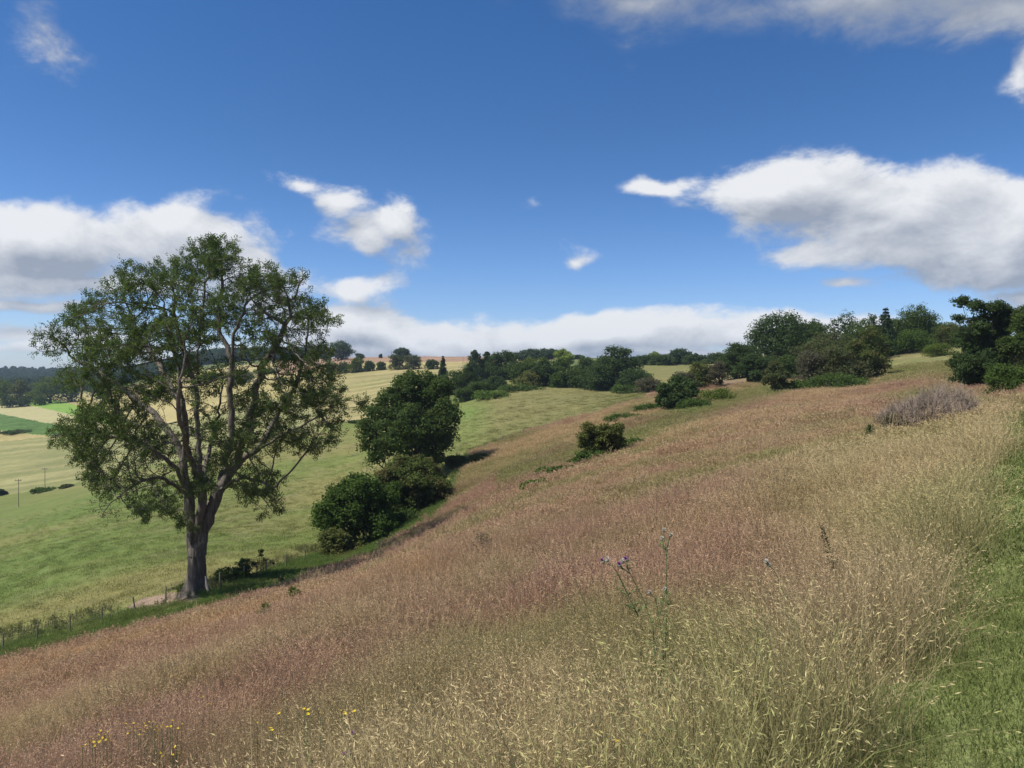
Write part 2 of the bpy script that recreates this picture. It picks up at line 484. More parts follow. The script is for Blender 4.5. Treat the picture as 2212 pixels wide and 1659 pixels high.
def ground_colour(zn, x, y, z):
    u, v = px(x, y, z)
    n = fbm(x / 14., y / 7., seed=61); m = fbm(x / 3., y / 2., seed=67); w = fbm(x / 60., y / 30., seed=71)
    B = lambda q: np.broadcast_to(q, x.shape + (3,))
    if zn == 0: return meadow_colour(x, y, z) * .80  # soil darkened in colour to stand in for the grass's self-shadow
    if zn == 1: return lerp3(B(PATHG), B(C3(.24, .205, .105)), np.clip((m - .52) * 3, 0, 1))
    if zn == 2: return lerp3(B(LUSH * 1.15), B(C3(.17, .165, .06)), np.clip((m - .45) * 2.2, 0, 1))
    if zn == 3:
        n = fbm(x / 16., y / 14., seed=61)
        c = lerp3(B(C3(.128, .156, .038)), B(C3(.190, .174, .060)), np.clip((n - .36) * 2.2 + (w - .5) * 2.2, 0, 1))
        c = lerp3(c, B(C3(.205, .175, .085)), np.clip((m - .52) * 1.8, 0, .45))
        c = lerp3(c, B(C3(.098, .150, .032)), np.clip((560 - u) / 420, 0, 1) * np.clip((fbm(x / 22., y / 22., seed=63) - .28) * 2.4, 0, .5))
        c = lerp3(c, B(C3(.172, .158, .060)), np.clip((u - 960) / 120, 0, 1) * .7)
        return lerp3(c, B(C3(.12, .19, .04)), np.clip(1 - np.hypot((u - 1010) / 70, (v - 895) / 60), 0, 1) * .7)
    if zn == 4:
        c = lerp3(B(C3(.185, .190, .072)), B(C3(.27, .25, .11)), np.clip((fbm(x / 40., y / 4., seed=73) - .35) * 2.5, 0, 1))
        return c
    if zn == 5: return lerp3(B(C3(.065, .120, .028)), B(C3(.10, .17, .042)), np.clip((m - .3) * 2, 0, 1))
    if zn == 6: return lerp3(B(C3(.34, .315, .15)), B(C3(.38, .345, .17)), m)
    if zn == 7: return lerp3(B(C3(.15, .27, .045)), B(C3(.20, .30, .06)), m)
    if zn == 8: return lerp3(B(C3(.36, .30, .13)), B(C3(.29, .25, .10)), np.clip((fbm(x / 30., y / 30., seed=79) - .3) * 2.2, 0, 1))
    if zn == 9: return lerp3(B(C3(.26, .165, .105)), B(C3(.32, .21, .13)), m)
    if zn == 10:
        s = fbm((x * .9 + y * .25) / 50., (y - x * .25) / 5., seed=83)
        return lerp3(B(C3(.205, .195, .075)), B(C3(.33, .275, .125)), np.clip((s - .3) * 2.6, 0, 1))
    if zn == 12: return lerp3(B(C3(.20, .14, .10)), B(C3(.30, .22, .15)), m)
    return lerp3(B(C3(.075, .105, .03)), B(C3(.15, .16, .06)), n)


def ground_material(name, scale, bump, rough=.95, spots=.25):
    m = bpy.data.materials.new(name); m.use_nodes = True
    g = G(m.node_tree)
    b = m.node_tree.nodes['Principled BSDF']
    b.inputs['Roughness'].default_value = rough
    b.inputs['Specular IOR Level'].default_value = .15
    pos = g.node('ShaderNodeNewGeometry').outputs['Position']
    c = g.attr('ground', out='Color')
    n1 = g.noise(pos, scale, 5, .6); n2 = g.noise(g.v('MULTIPLY', pos, (.35, 1, 1)), scale * .22, 5, .62)
    k = g.m('MULTIPLY', g.rng(n1, .3, .7, 1 - spots, 1 + spots), g.rng(n2, .3, .7, 1 - spots, 1 + spots))
    g.put(b.inputs['Base Color'], g.v('SCALE', c, None, None, k))
    bp = g.node('ShaderNodeBump')
    bp.inputs['Strength'].default_value = .9; bp.inputs['Distance'].default_value = bump
    g.put(bp.inputs['Height'], n1)
    g.put(b.inputs['Normal'], bp.outputs[0])
    return m


def build_ground():
    th = np.concatenate([np.arange(-180, -50, 5.0), np.linspace(-50, -40, 13)[:-1], np.linspace(-40, 40, 680), np.linspace(40, 50, 13)[1:], np.arange(55, 181, 5.0)])
    rr = np.exp(np.concatenate([np.linspace(math.log(.5), math.log(40.), 140)[:-1], np.linspace(math.log(40.), math.log(240.), 150)[:-1], np.linspace(math.log(240.), math.log(680.), 150)[:-1], np.linspace(math.log(680.), math.log(7500.), 64)]))
    nT, nR = len(th), len(rr)
    TT, RR = np.meshgrid(np.radians(th), rr, indexing='ij')
    X = RR * np.sin(TT); Y = RR * np.cos(TT)
    Z = hgt(X, Y)
    V = np.stack([X, Y, Z], -1).reshape(-1, 3)
    idx = np.arange(nT * nR).reshape(nT, nR)
    Fc = np.stack([idx[:-1, :-1], idx[:-1, 1:], idx[1:, 1:], idx[1:, :-1]], -1).reshape(-1, 4)[:, ::-1]
    ctr = V[Fc].mean(1)
    zf = zone_of(ctr[:, 0], ctr[:, 1], ctr[:, 2])
    par = {0: (3.5, .10), 1: (30, .03), 2: (6, .08), 3: (1.6, .10, .95, .14), 4: (.5, .12, .95, .12), 5: (.7, .5), 6: (.3, .1, .95, .1), 7: (.5, .15, .95, .12), 8: (.35, .2, .95, .16), 9: (.3, .2), 10: (.55, .2, .95, .16), 11: (.25, .5), 12: (6, .06)}
    for k, nm in enumerate(ZONES):
        f = Fc[zf == k]
        if not len(f): continue
        used, inv = np.unique(f, return_inverse=True)
        vv = V[used]
        c = ground_colour(k, vv[:, 0], vv[:, 1], vv[:, 2])
        me = np_mesh(nm, vv, inv.reshape(-1, 4), ground_material(nm, *par[k]), True, vcol={'ground': c})
        tag(link(nm, me), kind='structure')
    # the last bit of ground under the observer's feet
    a = np.linspace(0, 2 * math.pi, 49)[:-1]
    vv = np.concatenate([[[0, 0, h1(0, .01)]], np.stack([.52 * np.sin(a), .52 * np.cos(a), hgt(.52 * np.sin(a), .52 * np.cos(a)) - .001], 1)])
    ff = np.array([(0, 1 + (i + 1) % 48, 1 + i) for i in range(48)])
    me = np_mesh('path', vv, ff, bpy.data.materials['mown_path'], True, vcol={'ground': np.tile(PATHG, (49, 1))})
    tag(link('path', me), kind='structure')


build_ground()

# ------------------------------------------------------------------ plant kit
def leaf_material(name, dark, light, third=None, trans=.36):
    m = bpy.data.materials.new(name); m.use_nodes = True
    nt = m.node_tree; g = G(nt)
    nt.nodes.remove(nt.nodes['Principled BSDF'])
    out = nt.nodes['Material Output']
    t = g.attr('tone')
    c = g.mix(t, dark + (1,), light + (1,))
    if third:
        ob = g.node('ShaderNodeTexCoord').outputs['Object']
        c = g.mix(g.rng(g.noise(ob, .55, 2, .5), .50, .66, 0, .85), c, third + (1,))
    df = g.node('ShaderNodeBsdfDiffuse'); tr = g.node('ShaderNodeBsdfTranslucent')
    g.put(df.inputs['Color'], c)
    g.put(tr.inputs['Color'], g.mix(.5, c, (light[0] * 1.1, light[1] * 1.25, light[2] * .7, 1)))
    ms = g.node('ShaderNodeMixShader'); ms.inputs[0].default_value = trans
    nt.links.new(df.outputs[0], ms.inputs[1]); nt.links.new(tr.outputs[0], ms.inputs[2])
    nt.links.new(ms.outputs[0], out.inputs['Surface'])
    return m


def bark_material(name, c1, c2, scale=2.0, bump=.05):
    m = bpy.data.materials.new(name); m.use_nodes = True
    g = G(m.node_tree); b = m.node_tree.nodes['Principled BSDF']
    b.inputs['Roughness'].default_value = .92; b.inputs['Specular IOR Level'].default_value = .15
    ob = g.node('ShaderNodeTexCoord').outputs['Object']
    n1 = g.noise(g.v('MULTIPLY', ob, (4., 4., .55)), scale, 6, .65, .4)
    n2 = g.noise(ob, scale * .35, 4, .6)
    c = g.mix(g.rng(n1, .36, .64), c1 + (1,), c2 + (1,))
    c = g.mix(g.rng(n2, .56, .68, 0, .5), c, (.17, .185, .12, 1))          # lichen
    h = g.attr('hollow')
    c = g.mix(h, c, (.085, .044, .022, 1))
    g.put(b.inputs['Base Color'], c)
    bp = g.node('ShaderNodeBump'); bp.inputs['Strength'].default_value = 1.0; bp.inputs['Distance'].default_value = bump
    g.put(bp.inputs['Height'], n1); g.put(b.inputs['Normal'], bp.outputs[0])
    return m


def plain_material(name, c, rough=.85, var=.25, scale=8.0, spec=.2):
    m = bpy.data.materials.new(name); m.use_nodes = True
    g = G(m.node_tree); b = m.node_tree.nodes['Principled BSDF']
    b.inputs['Roughness'].default_value = rough; b.inputs['Specular IOR Level'].default_value = spec
    ob = g.node('ShaderNodeTexCoord').outputs['Object']
    k = g.rng(g.noise(ob, scale, 4, .6), .3, .7, 1 - var, 1 + var)
    g.put(b.inputs['Base Color'], g.v('SCALE', c, None, None, k))
    return m


LM = {
    'ash': leaf_material('ash_leaf', (.050, .080, .028), (.118, .166, .052), (.140, .176, .048), .36),
    'deep': leaf_material('deep_leaf', (0.043, 0.072, 0.026), (0.085, 0.121, 0.042), (0.062, 0.096, 0.042)),
    'blue': leaf_material('bluish_leaf', (0.044, 0.073, 0.040), (0.082, 0.122, 0.060), (0.057, 0.094, 0.051)),
    'hazel': leaf_material('hazel_leaf', (0.045, 0.079, 0.020), (0.102, 0.153, 0.038), (0.080, 0.124, 0.032)),
    'russet': leaf_material('russet_leaf', (0.066, 0.089, 0.028), (0.128, 0.160, 0.046), (0.139, 0.101, 0.049)),
    'thorn': leaf_material('thorn_leaf', (0.066, 0.081, 0.033), (0.115, 0.134, 0.054), (0.115, 0.104, 0.058)),
    'grey': leaf_material('grey_leaf', (0.088, 0.085, 0.052), (.140, .134, .084), (.135, .110, .078)),
    'pale': leaf_material('pale_leaf', (0.168, 0.227, 0.051), (0.248, 0.305, 0.078), (0.227, 0.270, 0.064)),
    'mid': leaf_material('mid_leaf', (0.050, 0.079, 0.024), (0.095, 0.134, 0.039), (0.081, 0.116, 0.035)),
    'olive': leaf_material('olive_leaf', (0.091, 0.105, 0.033), (0.159, 0.179, 0.058), (0.167, 0.153, 0.051)),
    'bramble': leaf_material('bramble_leaf', (0.052, 0.085, 0.022), (0.097, 0.145, 0.039), (0.087, 0.135, 0.039)),
    'fern': leaf_material('fern_leaf', (0.074, 0.130, 0.027), (0.126, 0.195, 0.044), (0.158, 0.189, 0.053)),
    'sunlit': leaf_material('sunlit_leaf', (0.072, 0.105, 0.024), (0.138, 0.183, 0.040), (0.133, 0.155, 0.044)),  # lighter green with sunlight put into the leaf colour
}
BARK = bark_material('ash_bark', (.075, .062, .050), (.205, .180, .150), 2.2, .06)
BARKD = bark_material('dark_bark', (.035, .030, .024), (.085, .075, .062), 3.0, .03)
TWIG = plain_material('dead_twig', (.27, .235, .235), .9, .3, 6)


def leaf_quads(Cn, Nn, size, aspect, rng):
    n = len(Cn)
    Nn = Nn / np.maximum(np.linalg.norm(Nn, axis=1, keepdims=True), 1e-6)
    t = rng.normal(size=(n, 3)); t -= (t * Nn).sum(1, keepdims=True) * Nn
    t /= np.maximum(np.linalg.norm(t, axis=1, keepdims=True), 1e-6)
    b = np.cross(Nn, t)
    s = np.asarray(size).reshape(-1, 1) if np.ndim(size) else size
    V = np.stack([Cn + t * s * .5, Cn + b * s * aspect * .5, Cn - t * s * .5, Cn - b * s * aspect * .5], 1).reshape(-1, 3)
    return V, np.arange(4 * n).reshape(n, 4)


def tubes(chains):
    """chains: (points (k,3), radii (k,), sides) -> verts, quads"""
    Vs, Fs, o = [], [], 0
    for P, r, s in chains:
        P = np.asarray(P, float); r = np.asarray(r, float); k = len(P)
        if k < 2: continue
        T = np.gradient(P, axis=0); T /= np.maximum(np.linalg.norm(T, axis=1, keepdims=True), 1e-9)
        ref = np.array([.31, .83, .12]) if abs(T[:, 1]).mean() < .8 else np.array([.9, .1, .3])
        A = np.cross(T, ref); A /= np.maximum(np.linalg.norm(A, axis=1, keepdims=True), 1e-9)
        B = np.cross(T, A)
        a = np.arange(s) * 2 * math.pi / s
        ring = P[:, None] + r[:, None, None] * (A[:, None] * np.cos(a)[None, :, None] + B[:, None] * np.sin(a)[None, :, None])
        Vs.append(ring.reshape(-1, 3))
        i = np.arange(k * s).reshape(k, s)
        q = np.stack([i[:-1], np.roll(i[:-1], -1, 1), np.roll(i[1:], -1, 1), i[1:]], -1).reshape(-1, 4)
        Fs.append(q + o); o += k * s
    return np.concatenate(Vs), np.concatenate(Fs)


def bez(a, b, c, n):
    t = np.linspace(0, 1, n)[:, None]
    a, b, c = map(np.asarray, (a, b, c))
    return a * (1 - t) ** 2 + 2 * b * t * (1 - t) + c * t * t


def lobes_for(kind, w, h, rng):
    """crown lobes [(centre, radii)] of a plant w wide and h high standing at the origin; also the clear trunk height"""
    L = []
    rw = w / 2
    if kind in ('oak', 'round', 'thorn'):
        lo = {'oak': .0, 'round': -.04, 'thorn': .08}[kind] * h
        n = {'oak': 14, 'round': 13, 'thorn': 11}[kind]
        for i in range(n):
            a = rng.uniform(0, 6.28) + i * 2.4
            zf = rng.uniform(.12, .88)
            env = math.sin(math.pi * min(.96, zf * .82 + .16)) ** .7
            rad = rw * env * rng.uniform(.48, .80)
            k = rw * rng.uniform(.36, .52)
            zc = lo + (h - lo) * (.14 + .68 * zf)
            L.append((np.array([rad * math.cos(a), rad * math.sin(a), zc]), np.array([k, k, min(k * rng.uniform(.6, .85), (h - lo) * .3)])))
        L.append((np.array([0, 0, lo + (h - lo) * .74]), np.array([rw * .5, rw * .5, (h - lo) * .26])))
        L.append((np.array([0, 0, lo + (h - lo) * .45]), np.array([rw * .62, rw * .62, (h - lo) * .32])))
        b_ = {'oak': .66, 'round': .82, 'thorn': .4}[kind]
        L.append((np.array([0, 0, h * .11]), np.array([rw * b_, rw * b_, h * .26])))
    elif kind == 'bush':
        lo = 0
        for i in range(9):
            a = rng.uniform(0, 6.28) + i * 2.4
            zf = rng.uniform(.0, 1)
            rad = rw * rng.uniform(.42, .74) * (1 - .45 * zf)
            k = rw * rng.uniform(.36, .5)
            L.append((np.array([rad * math.cos(a), rad * math.sin(a), h * (.22 + .5 * zf)]), np.array([k, k, h * .26])))
        L.append((np.array([0, 0, h * .45]), np.array([rw * .68, rw * .68, h * .5])))
        L.append((np.array([0, 0, h * .10]), np.array([rw * .92, rw * .92, h * .3])))
    return L, lo


def crown_leaves(L, n, leaf, rng, rc=None, nclump=None, aspect=.62, droop=0., fill=.14, up=.55):
    cen = np.array([l[0] for l in L]); rad = np.array([l[1] for l in L])
    area = (rad.prod(1)) ** (2 / 3.)
    if rc is None: rc = .40 * rad.mean()
    if nclump is None: nclump = int(np.clip(area.sum() * 3.2 / rc ** 2, 30, 900))
    m = nclump * 4
    li = rng.choice(len(L), m, p=area / area.sum())
    d = rng.normal(size=(m, 3)); d /= np.linalg.norm(d, axis=1, keepdims=True)
    d[:, 2] = np.where(d[:, 2] < -.35, -d[:, 2], d[:, 2])
    P = cen[li] + rad[li] * d * rng.uniform(.62, 1.02, (m, 1))
    q = (((P[:, None] - cen[None]) / rad[None]) ** 2).sum(-1)
    q[np.arange(m), li] = 9
    keep = (q.min(1) > .62) | (rng.random(m) < .16)
    P = P[keep][:nclump]; li = li[keep][:nclump]
    K = len(P)
    crad = rc * rng.uniform(.55, 1.35, K)
    tone = np.clip(rng.normal(.5, .22, K), 0, 1)
    w = crad ** 2; cnt = np.maximum((n * (1 - fill) * w / w.sum()).astype(int), 3)
    ci = np.repeat(np.arange(K), cnt)
    N = len(ci)
    dd = rng.normal(size=(N, 3)); dd /= np.linalg.norm(dd, axis=1, keepdims=True)
    rr = rng.random((N, 1)) ** .45
    Cn = P[ci] + dd * rr * crad[ci, None] * np.array([1, 1, .72])
    if droop: Cn[:, 2] -= droop * (rr[:, 0] * crad[ci]) ** 2 / rc
    Nn = dd * .55 + rng.normal(size=(N, 3)) * .55 + np.array([0, 0, up])
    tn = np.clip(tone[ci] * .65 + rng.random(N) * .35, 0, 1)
    # inner leaves, toned darker: shade inside the crown put into the colour
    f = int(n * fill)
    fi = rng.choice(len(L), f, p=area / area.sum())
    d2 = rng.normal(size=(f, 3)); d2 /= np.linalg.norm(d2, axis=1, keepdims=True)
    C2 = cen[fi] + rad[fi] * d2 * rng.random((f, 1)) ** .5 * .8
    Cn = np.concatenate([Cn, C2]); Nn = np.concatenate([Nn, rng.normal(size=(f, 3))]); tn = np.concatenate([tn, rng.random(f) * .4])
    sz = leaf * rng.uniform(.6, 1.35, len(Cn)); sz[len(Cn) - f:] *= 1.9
    V, Q = leaf_quads(Cn, Nn, sz, aspect, rng)
    return V, Q, tn, P


def wood_chains(L, P, w, h, rng, r0, lean=(0, 0), stems=1, twigs=60, thin=.16):
    ch = []
    for s in range(stems):
        a = rng.uniform(0, 6.28); sp = 0 if stems == 1 else w * .10
        b = np.array([math.cos(a) * sp, math.sin(a) * sp, -.25])
        top = np.array([lean[0] + rng.normal() * w * .05 + b[0] * 2, lean[1] + rng.normal() * w * .05 + b[1] * 2, h * .72])
        mid = (b + top) / 2 + np.array([rng.normal() * w * .05 + lean[0] * .25, rng.normal() * w * .05, 0])
        tr = bez(b, mid, top, 14)
        t = np.linspace(0, 1, 14)
        rad = r0 * (1 - .85 * t) * (1 + .9 * np.exp(-t * 16)) / (1 if stems == 1 else 1.6)
        ch.append((tr, rad, 9))
        for c, k in L:
            if rng.random() > 1.2 / stems: continue
            i = int(np.clip(rng.uniform(.25, .8) * 13 * min(1, c[2] / (h * .6)), 2, 11))
            st = tr[i]
            e = c + rng.normal(size=3) * k * .15
            if e[2] < st[2] - .3: st = tr[max(2, int(i * .5))]
            md = (st + e) / 2 + np.array([0, 0, -.12 * np.linalg.norm(e - st)]) + rng.normal(size=3) * .05 * w
            lb = bez(st, md, e, 9)
            ch.append((lb, np.linspace(rad[i] * .62, rad[i] * .14, 9), 6))
            near = np.argsort(((P - c) ** 2).sum(1))[:40]
            for j in rng.choice(near, min(len(near), max(1, twigs // len(L))), False):
                s2 = lb[rng.integers(3, 9)]
                e2 = P[j]
                m2 = (s2 + e2) / 2 + rng.normal(size=3) * .03 * w
                ch.append((bez(s2, m2, e2, 6), np.linspace(rad[i] * thin, rad[i] * thin * .2, 6), 4))
    return ch


def place(u, y, vt, wpx):
    x, y, z = ground_at(u, y)
    if vt < 20: vt = V0 - F * (z + vt - EYE) / y          # a height in metres was given
    h = EYE - (vt - V0) / F * y - z
    return (x, y, z), h, wpx / F * y


def empty(name, loc, rz=0):
    o = bpy.data.objects.new(name, None); col.objects.link(o)
    o.empty_display_size = .5
    o.location = loc; o.rotation_euler = (0, 0, rz)
    return o


def plant(name, label, cat, u, y, vt, wpx, kind, mat, n, leaf, seed, group=None, lobes=None, r0=None, stems=1, lean=(0, 0), rc=None,
          nclump=None, aspect=.62, bark=None, twigs=60, droop=0., fill=.14, thin=.16, part='crown', up=.55):
    """a tree or bush with its own crown and wood, standing on the ground in column u at distance y"""
    rng = np.random.default_rng(seed)
    loc, h, w = place(u, y, vt, wpx)
    h = max(h, .3)
    if lobes is not None:       # outline lobes given as seen: (u, v, half width, half height) in pixels of the frame
        s = y / F
        L = []
        for k, q in enumerate(lobes):
            lu, lv, ru, rv = q[:4]
            dy = q[4] if len(q) > 4 else rng.uniform(-.22, .22) * w
            L.append((np.array([(lu - u) * s, dy, EYE - (lv - V0) * s - loc[2]]), np.array([ru * s, (ru + rv) * .5 * s, rv * s])))
    else:
        L, _ = lobes_for(kind, w, h, rng)
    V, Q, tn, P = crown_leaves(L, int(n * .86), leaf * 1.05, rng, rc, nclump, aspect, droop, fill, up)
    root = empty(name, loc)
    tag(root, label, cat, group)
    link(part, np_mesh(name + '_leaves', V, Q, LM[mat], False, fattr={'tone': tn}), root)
    if r0 is None: r0 = w * .035 + .03
    tv, tq = tubes(wood_chains(L, P, w, h, rng, r0, lean, stems, twigs, thin))
    link('trunk' if stems == 1 else 'stems', np_mesh(name + '_wood', tv, tq, bark or BARKD, True), root)
    return root

# ------------------------------------------------------------------ the big ash by the fence
def big_ash():
    rng = np.random.default_rng(11)
    D, UB = 50.0, 424.0
    x0, y0, z0 = ground_at(UB, D)
    s = D / F
    VB = V0 - (z0 - EYE) / s           # the row where its foot stands
    zsc = 1.0

    def pt(u, v, dy=0.0):
        k = (D + dy) / D              # keep the outline where it is seen although the limb leans to or from us
        X = (u - U0) * s * k - (UB - U0) * s
        Z = EYE - (v - V0) * s * k - z0
        return np.array([X, dy, Z])

    limbs = [
        [(421, 1180, 0), (412, 1120, .3), (404, 1050, .5), (398, 1000, .6), (378, 950, .9), (352, 890, 1), (330, 850, 1.2)],
        [(398, 1000, .6), (402, 930, .2), (392, 870, -.4), (385, 800, -.8), (370, 720, -1.2), (350, 650, -1.5)],
        [(425, 1180, 0), (436, 1090, -.3), (432, 1000, -.5), (426, 920, -.5), (424, 840, -.6), (428, 760, -.6), (436, 680, -.8), (444, 610, -1), (455, 560, -1)],
        [(431, 1180, 0), (446, 1130, .2), (470, 1060, .6), (510, 1000, .8), (560, 965, 1.0), (620, 935, 1.2), (680, 905, 1.4)],
        [(510, 1000, .8), (535, 930, -1), (548, 860, -1.6), (560, 800, -2.2), (600, 740, -2.6), (630, 680, -2.6)],
        [(470, 1060, .6), (500, 950, 1.8), (497, 860, 2.2), (500, 780, 2.4), (505, 720, 2.4), (530, 660, 2.6)],
        [(404, 1050, .5), (370, 1000, -1), (320, 960, -2), (260, 945, -2.6), (200, 935, -3)],
        [(378, 950, .9), (330, 890, 2), (280, 850, 3), (210, 800, 3.6), (150, 770, 4)],
        [(392, 870, -.4), (350, 800, 2.5), (310, 740, 3.5), (280, 680, 4)],
        [(406, 1070, .4), (350, 1030, -3), (300, 1040, -4), (250, 1080, -4.6)],
        [(434, 1060, -.3), (450, 980, 4), (470, 900, 6), (480, 820, 7)],
        [(433, 1040, -.3), (405, 980, -4), (385, 900, -6), (390, 820, -7)],
        [(470, 1060, .6), (520, 1030, -2), (570, 1040, -3), (600, 1080, -3.4)],
        [(424, 840, -.6), (400, 760, -2), (380, 690, -3), (375, 620, -3)],
        [(500, 780, 2.4), (470, 700, 3), (480, 620, 3), (480, 560, 2.5)],
        [(560, 965, 1.0), (600, 890, 3), (640, 830, 4), (660, 770, 4.5)],
    ]
    nodes, par = [], []

    def add(p, pa):
        nodes.append(np.array(p, float)); par.append(pa); return len(nodes) - 1

    def nearest(p):
        A = np.array(nodes); return int(((A - p) ** 2).sum(1).argmin())
    root = add(pt(424, VB, 0), -1)
    last = root
    for v in np.arange(VB - 14, 1178, -14): last = add(pt(424 + (VB - v) * .02, v, 0), last)
    for lb in limbs:
        Pn = np.array([pt(*q) for q in lb])
        cur = nearest(Pn[0])
        seg = np.linalg.norm(np.diff(Pn, axis=0), axis=1); cum = np.concatenate([[0], np.cumsum(seg)])
        for t in np.arange(.55, cum[-1], .55):
            q = np.array([np.interp(t, cum, Pn[:, i]) for i in range(3)]) + rng.normal(size=3) * .06
            cur = add(q, cur)
    nlimb = len(nodes)

    # where the leaf masses hang: (u, v, half width, half height)
    lob = [(465, 555, 62, 52), (375, 612, 66, 55), (290, 605, 46, 40), (600, 625, 78, 58), (665, 690, 58, 48), (535, 610, 40, 42), (250, 655, 66, 48), (190, 690, 60, 42),
           (110, 742, 52, 34), (230, 762, 90, 46), (425, 700, 84, 70), (500, 670, 62, 60), (340, 730, 82, 60), (645, 780, 80, 58), (695, 855, 50, 50), (600, 865, 90, 58),
           (745, 880, 44, 20), (790, 868, 16, 12), (660, 945, 74, 44), (150, 935, 60, 32), (240, 905, 92, 50), (265, 1030, 92, 46), (225, 1105, 36, 32), (330, 1085, 60, 44),
           (385, 1130, 34, 26), (440, 925, 54, 52), (470, 985, 54, 42), (375, 965, 60, 52), (560, 1045, 62, 36), (592, 1098, 34, 30), (545, 955, 64, 44), (300, 840, 90, 44),
           (430, 830, 90, 50), (540, 800, 70, 60), (700, 930, 46, 40), (180, 815, 60, 34), (560, 720, 52, 52), (310, 970, 70, 40), (200, 985, 50, 34), (430, 1040, 40, 40), (80, 735, 32, 18), (130, 720, 44, 30), (720, 800, 36, 40), (735, 690, 12, 14)]
    att = []
    for (u, v, ru, rv) in lob:
        e = 1 - ((u - 420) / 350.) ** 2 - ((v - 830) / 330.) ** 2
        dm = 9.5 * math.sqrt(max(e, .05))
        rim = math.hypot((u - 420) / 330., (v - 850) / 340.)
        n = int(ru * rv / 24 * np.interp(rim, [.2, .75], [.48, 1.05])) + 8
        for dyc in ((-.62 * dm, .55 * dm) if e > .28 else (rng.uniform(-.4, .4) * dm,)):
            d = rng.normal(size=(n, 3)); d /= np.linalg.norm(d, axis=1, keepdims=True)
            d *= rng.random((n, 1)) ** .4
            for q in d:
                att.append(pt(u + q[0] * ru, v + q[2] * rv, dyc + q[1] * (ru + rv) * .5 * s))
    att = np.array(att)
    alive = np.ones(len(att), bool)
    step, kill, infl = .38, .56, 5.0
    for it in range(110):
        kd = kdtree.KDTree(len(nodes))
        for i, p in enumerate(nodes): kd.insert(p, i)
        kd.balance()
        pull = {}
        idx = np.nonzero(alive)[0]
        if not len(idx): break
        for a in idx:
            co, i, d = kd.find(att[a])
            if d < kill: alive[a] = False; continue
            if d > infl and it < 60: continue
            v = (att[a] - np.array(co)) / d
            if i in pull: pull[i] += v
            else: pull[i] = v.copy()
        if not pull: break
        for i, v in pull.items():
            if i < 6: continue
            v = v / (np.linalg.norm(v) + 1e-9) + rng.normal(size=3) * .22 + np.array([0, 0, .10])
            if par[i] >= 0:
                b = nodes[i] - nodes[par[i]]; v = v / (np.linalg.norm(v) + 1e-9) + .45 * b / (np.linalg.norm(b) + 1e-9)
            add(nodes[i] + step * v / (np.linalg.norm(v) + 1e-9), i)
    N = len(nodes)
    Nd = np.array(nodes); par_a = np.array(par)
    kids = [[] for _ in range(N)]
    for i, p in enumerate(par):
        if p >= 0: kids[p].append(i)
    # pipe model radii
    ex = 2.02
    acc = np.zeros(N)
    for i in range(N - 1, -1, -1):
        if not kids[i]: acc[i] = 1.0
        if par[i] >= 0: acc[par[i]] += acc[i]
    rad = acc ** (1 / ex)
    rad *= .62 / rad[3]
    rad = np.maximum(rad, .012)
    # chains along the thickest child
    chains, starts = [], [(0, None)]
    while starts:
        i, pre = starts.pop()
        idx = [i] if pre is None else [pre, i]
        while kids[idx[-1]]:
            k = sorted(kids[idx[-1]], key=lambda q: -rad[q])
            for o in k[1:]: starts.append((o, idx[-1]))
            idx.append(k[0])
        r = rad[idx].copy()
        if pre is not None: r[0] = min(r[0], r[1] * 1.25)
        P = Nd[idx].copy()
        if pre is None:
            low = np.searchsorted(-P[:, 2] * -1, 2.6)
            P = P[max(0, low):]; r = r[max(0, low):]
        mx = r.max()
        chains.append((P, r, 12 if mx > .2 else 7 if mx > .07 else 5 if mx > .03 else 3))
    # leaf twigs, each with compound leaves: leaflets in pairs on a drooping stalk
    ends = np.array([i for i in range(nlimb, N) if rad[i] < .05])
    tip = np.array([not kids[i] for i in ends])
    E = Nd[ends]
    bare = fbm(E[:, 0] / 1.9, E[:, 1] / 1.9, E[:, 2] / 1.9, seed=77, oct=2)
    m = np.where(tip, 6, 3)
    m = np.where(bare < .44, rng.integers(0, 2, len(ends)), np.where(bare < .50, 1, m))
    clump = np.clip(rng.normal(.5, .10, len(ends)) + (fbm(E[:, 0] / 2.6, E[:, 1] / 2.6, E[:, 2] / 2.6, seed=78, oct=2) - .5) * 2.2, 0, 1)
    ti = np.repeat(np.arange(len(ends)), m)
    bd = E - Nd[par_a[ends]]; bd /= np.linalg.norm(bd, axis=1, keepdims=True) + 1e-9
    nrm = lambda q: q / (np.linalg.norm(q, axis=1, keepdims=True) + 1e-9)
    d = nrm(bd[ti] * .6 + rng.normal(size=(len(ti), 3)) * .7 + np.array([0, 0, .12]))
    ln = rng.uniform(.2, .6, (len(ti), 1))
    p = E[ti]; q = p + d * ln
    tw = [(np.array([p[k], p[k] + d[k] * ln[k] * .55 + [0, 0, .02], q[k]]), np.array([.010, .007, .004]), 3) for k in range(len(ti))]
    li = np.repeat(np.arange(len(ti)), 4)
    slot = np.tile(np.arange(4) * .75, len(ti))
    ax = nrm(d[li] + rng.normal(size=(len(li), 3)) * .75 + np.array([0, 0, -.25]))
    sd = nrm(np.cross(ax, rng.normal(size=ax.shape)))
    nn = np.cross(ax, sd); nn *= np.where(nn[:, 2:] < 0, -1, 1)
    LL = rng.uniform(.20, .34, (len(li), 1))
    st0 = q[li] - d[li] * ln[li] * .38 * slot[:, None]
    fr = np.array([.35, .35, .65, .65, 1.0]); side = np.array([1, -1, 1, -1, 0])
    Cn = (st0[:, None] + ax[:, None] * (LL * fr)[:, :, None] + sd[:, None] * side[None, :, None] * .075).reshape(-1, 3)
    Nn = np.repeat(nn, 5, 0) + rng.normal(size=(len(Cn), 3)) * .35
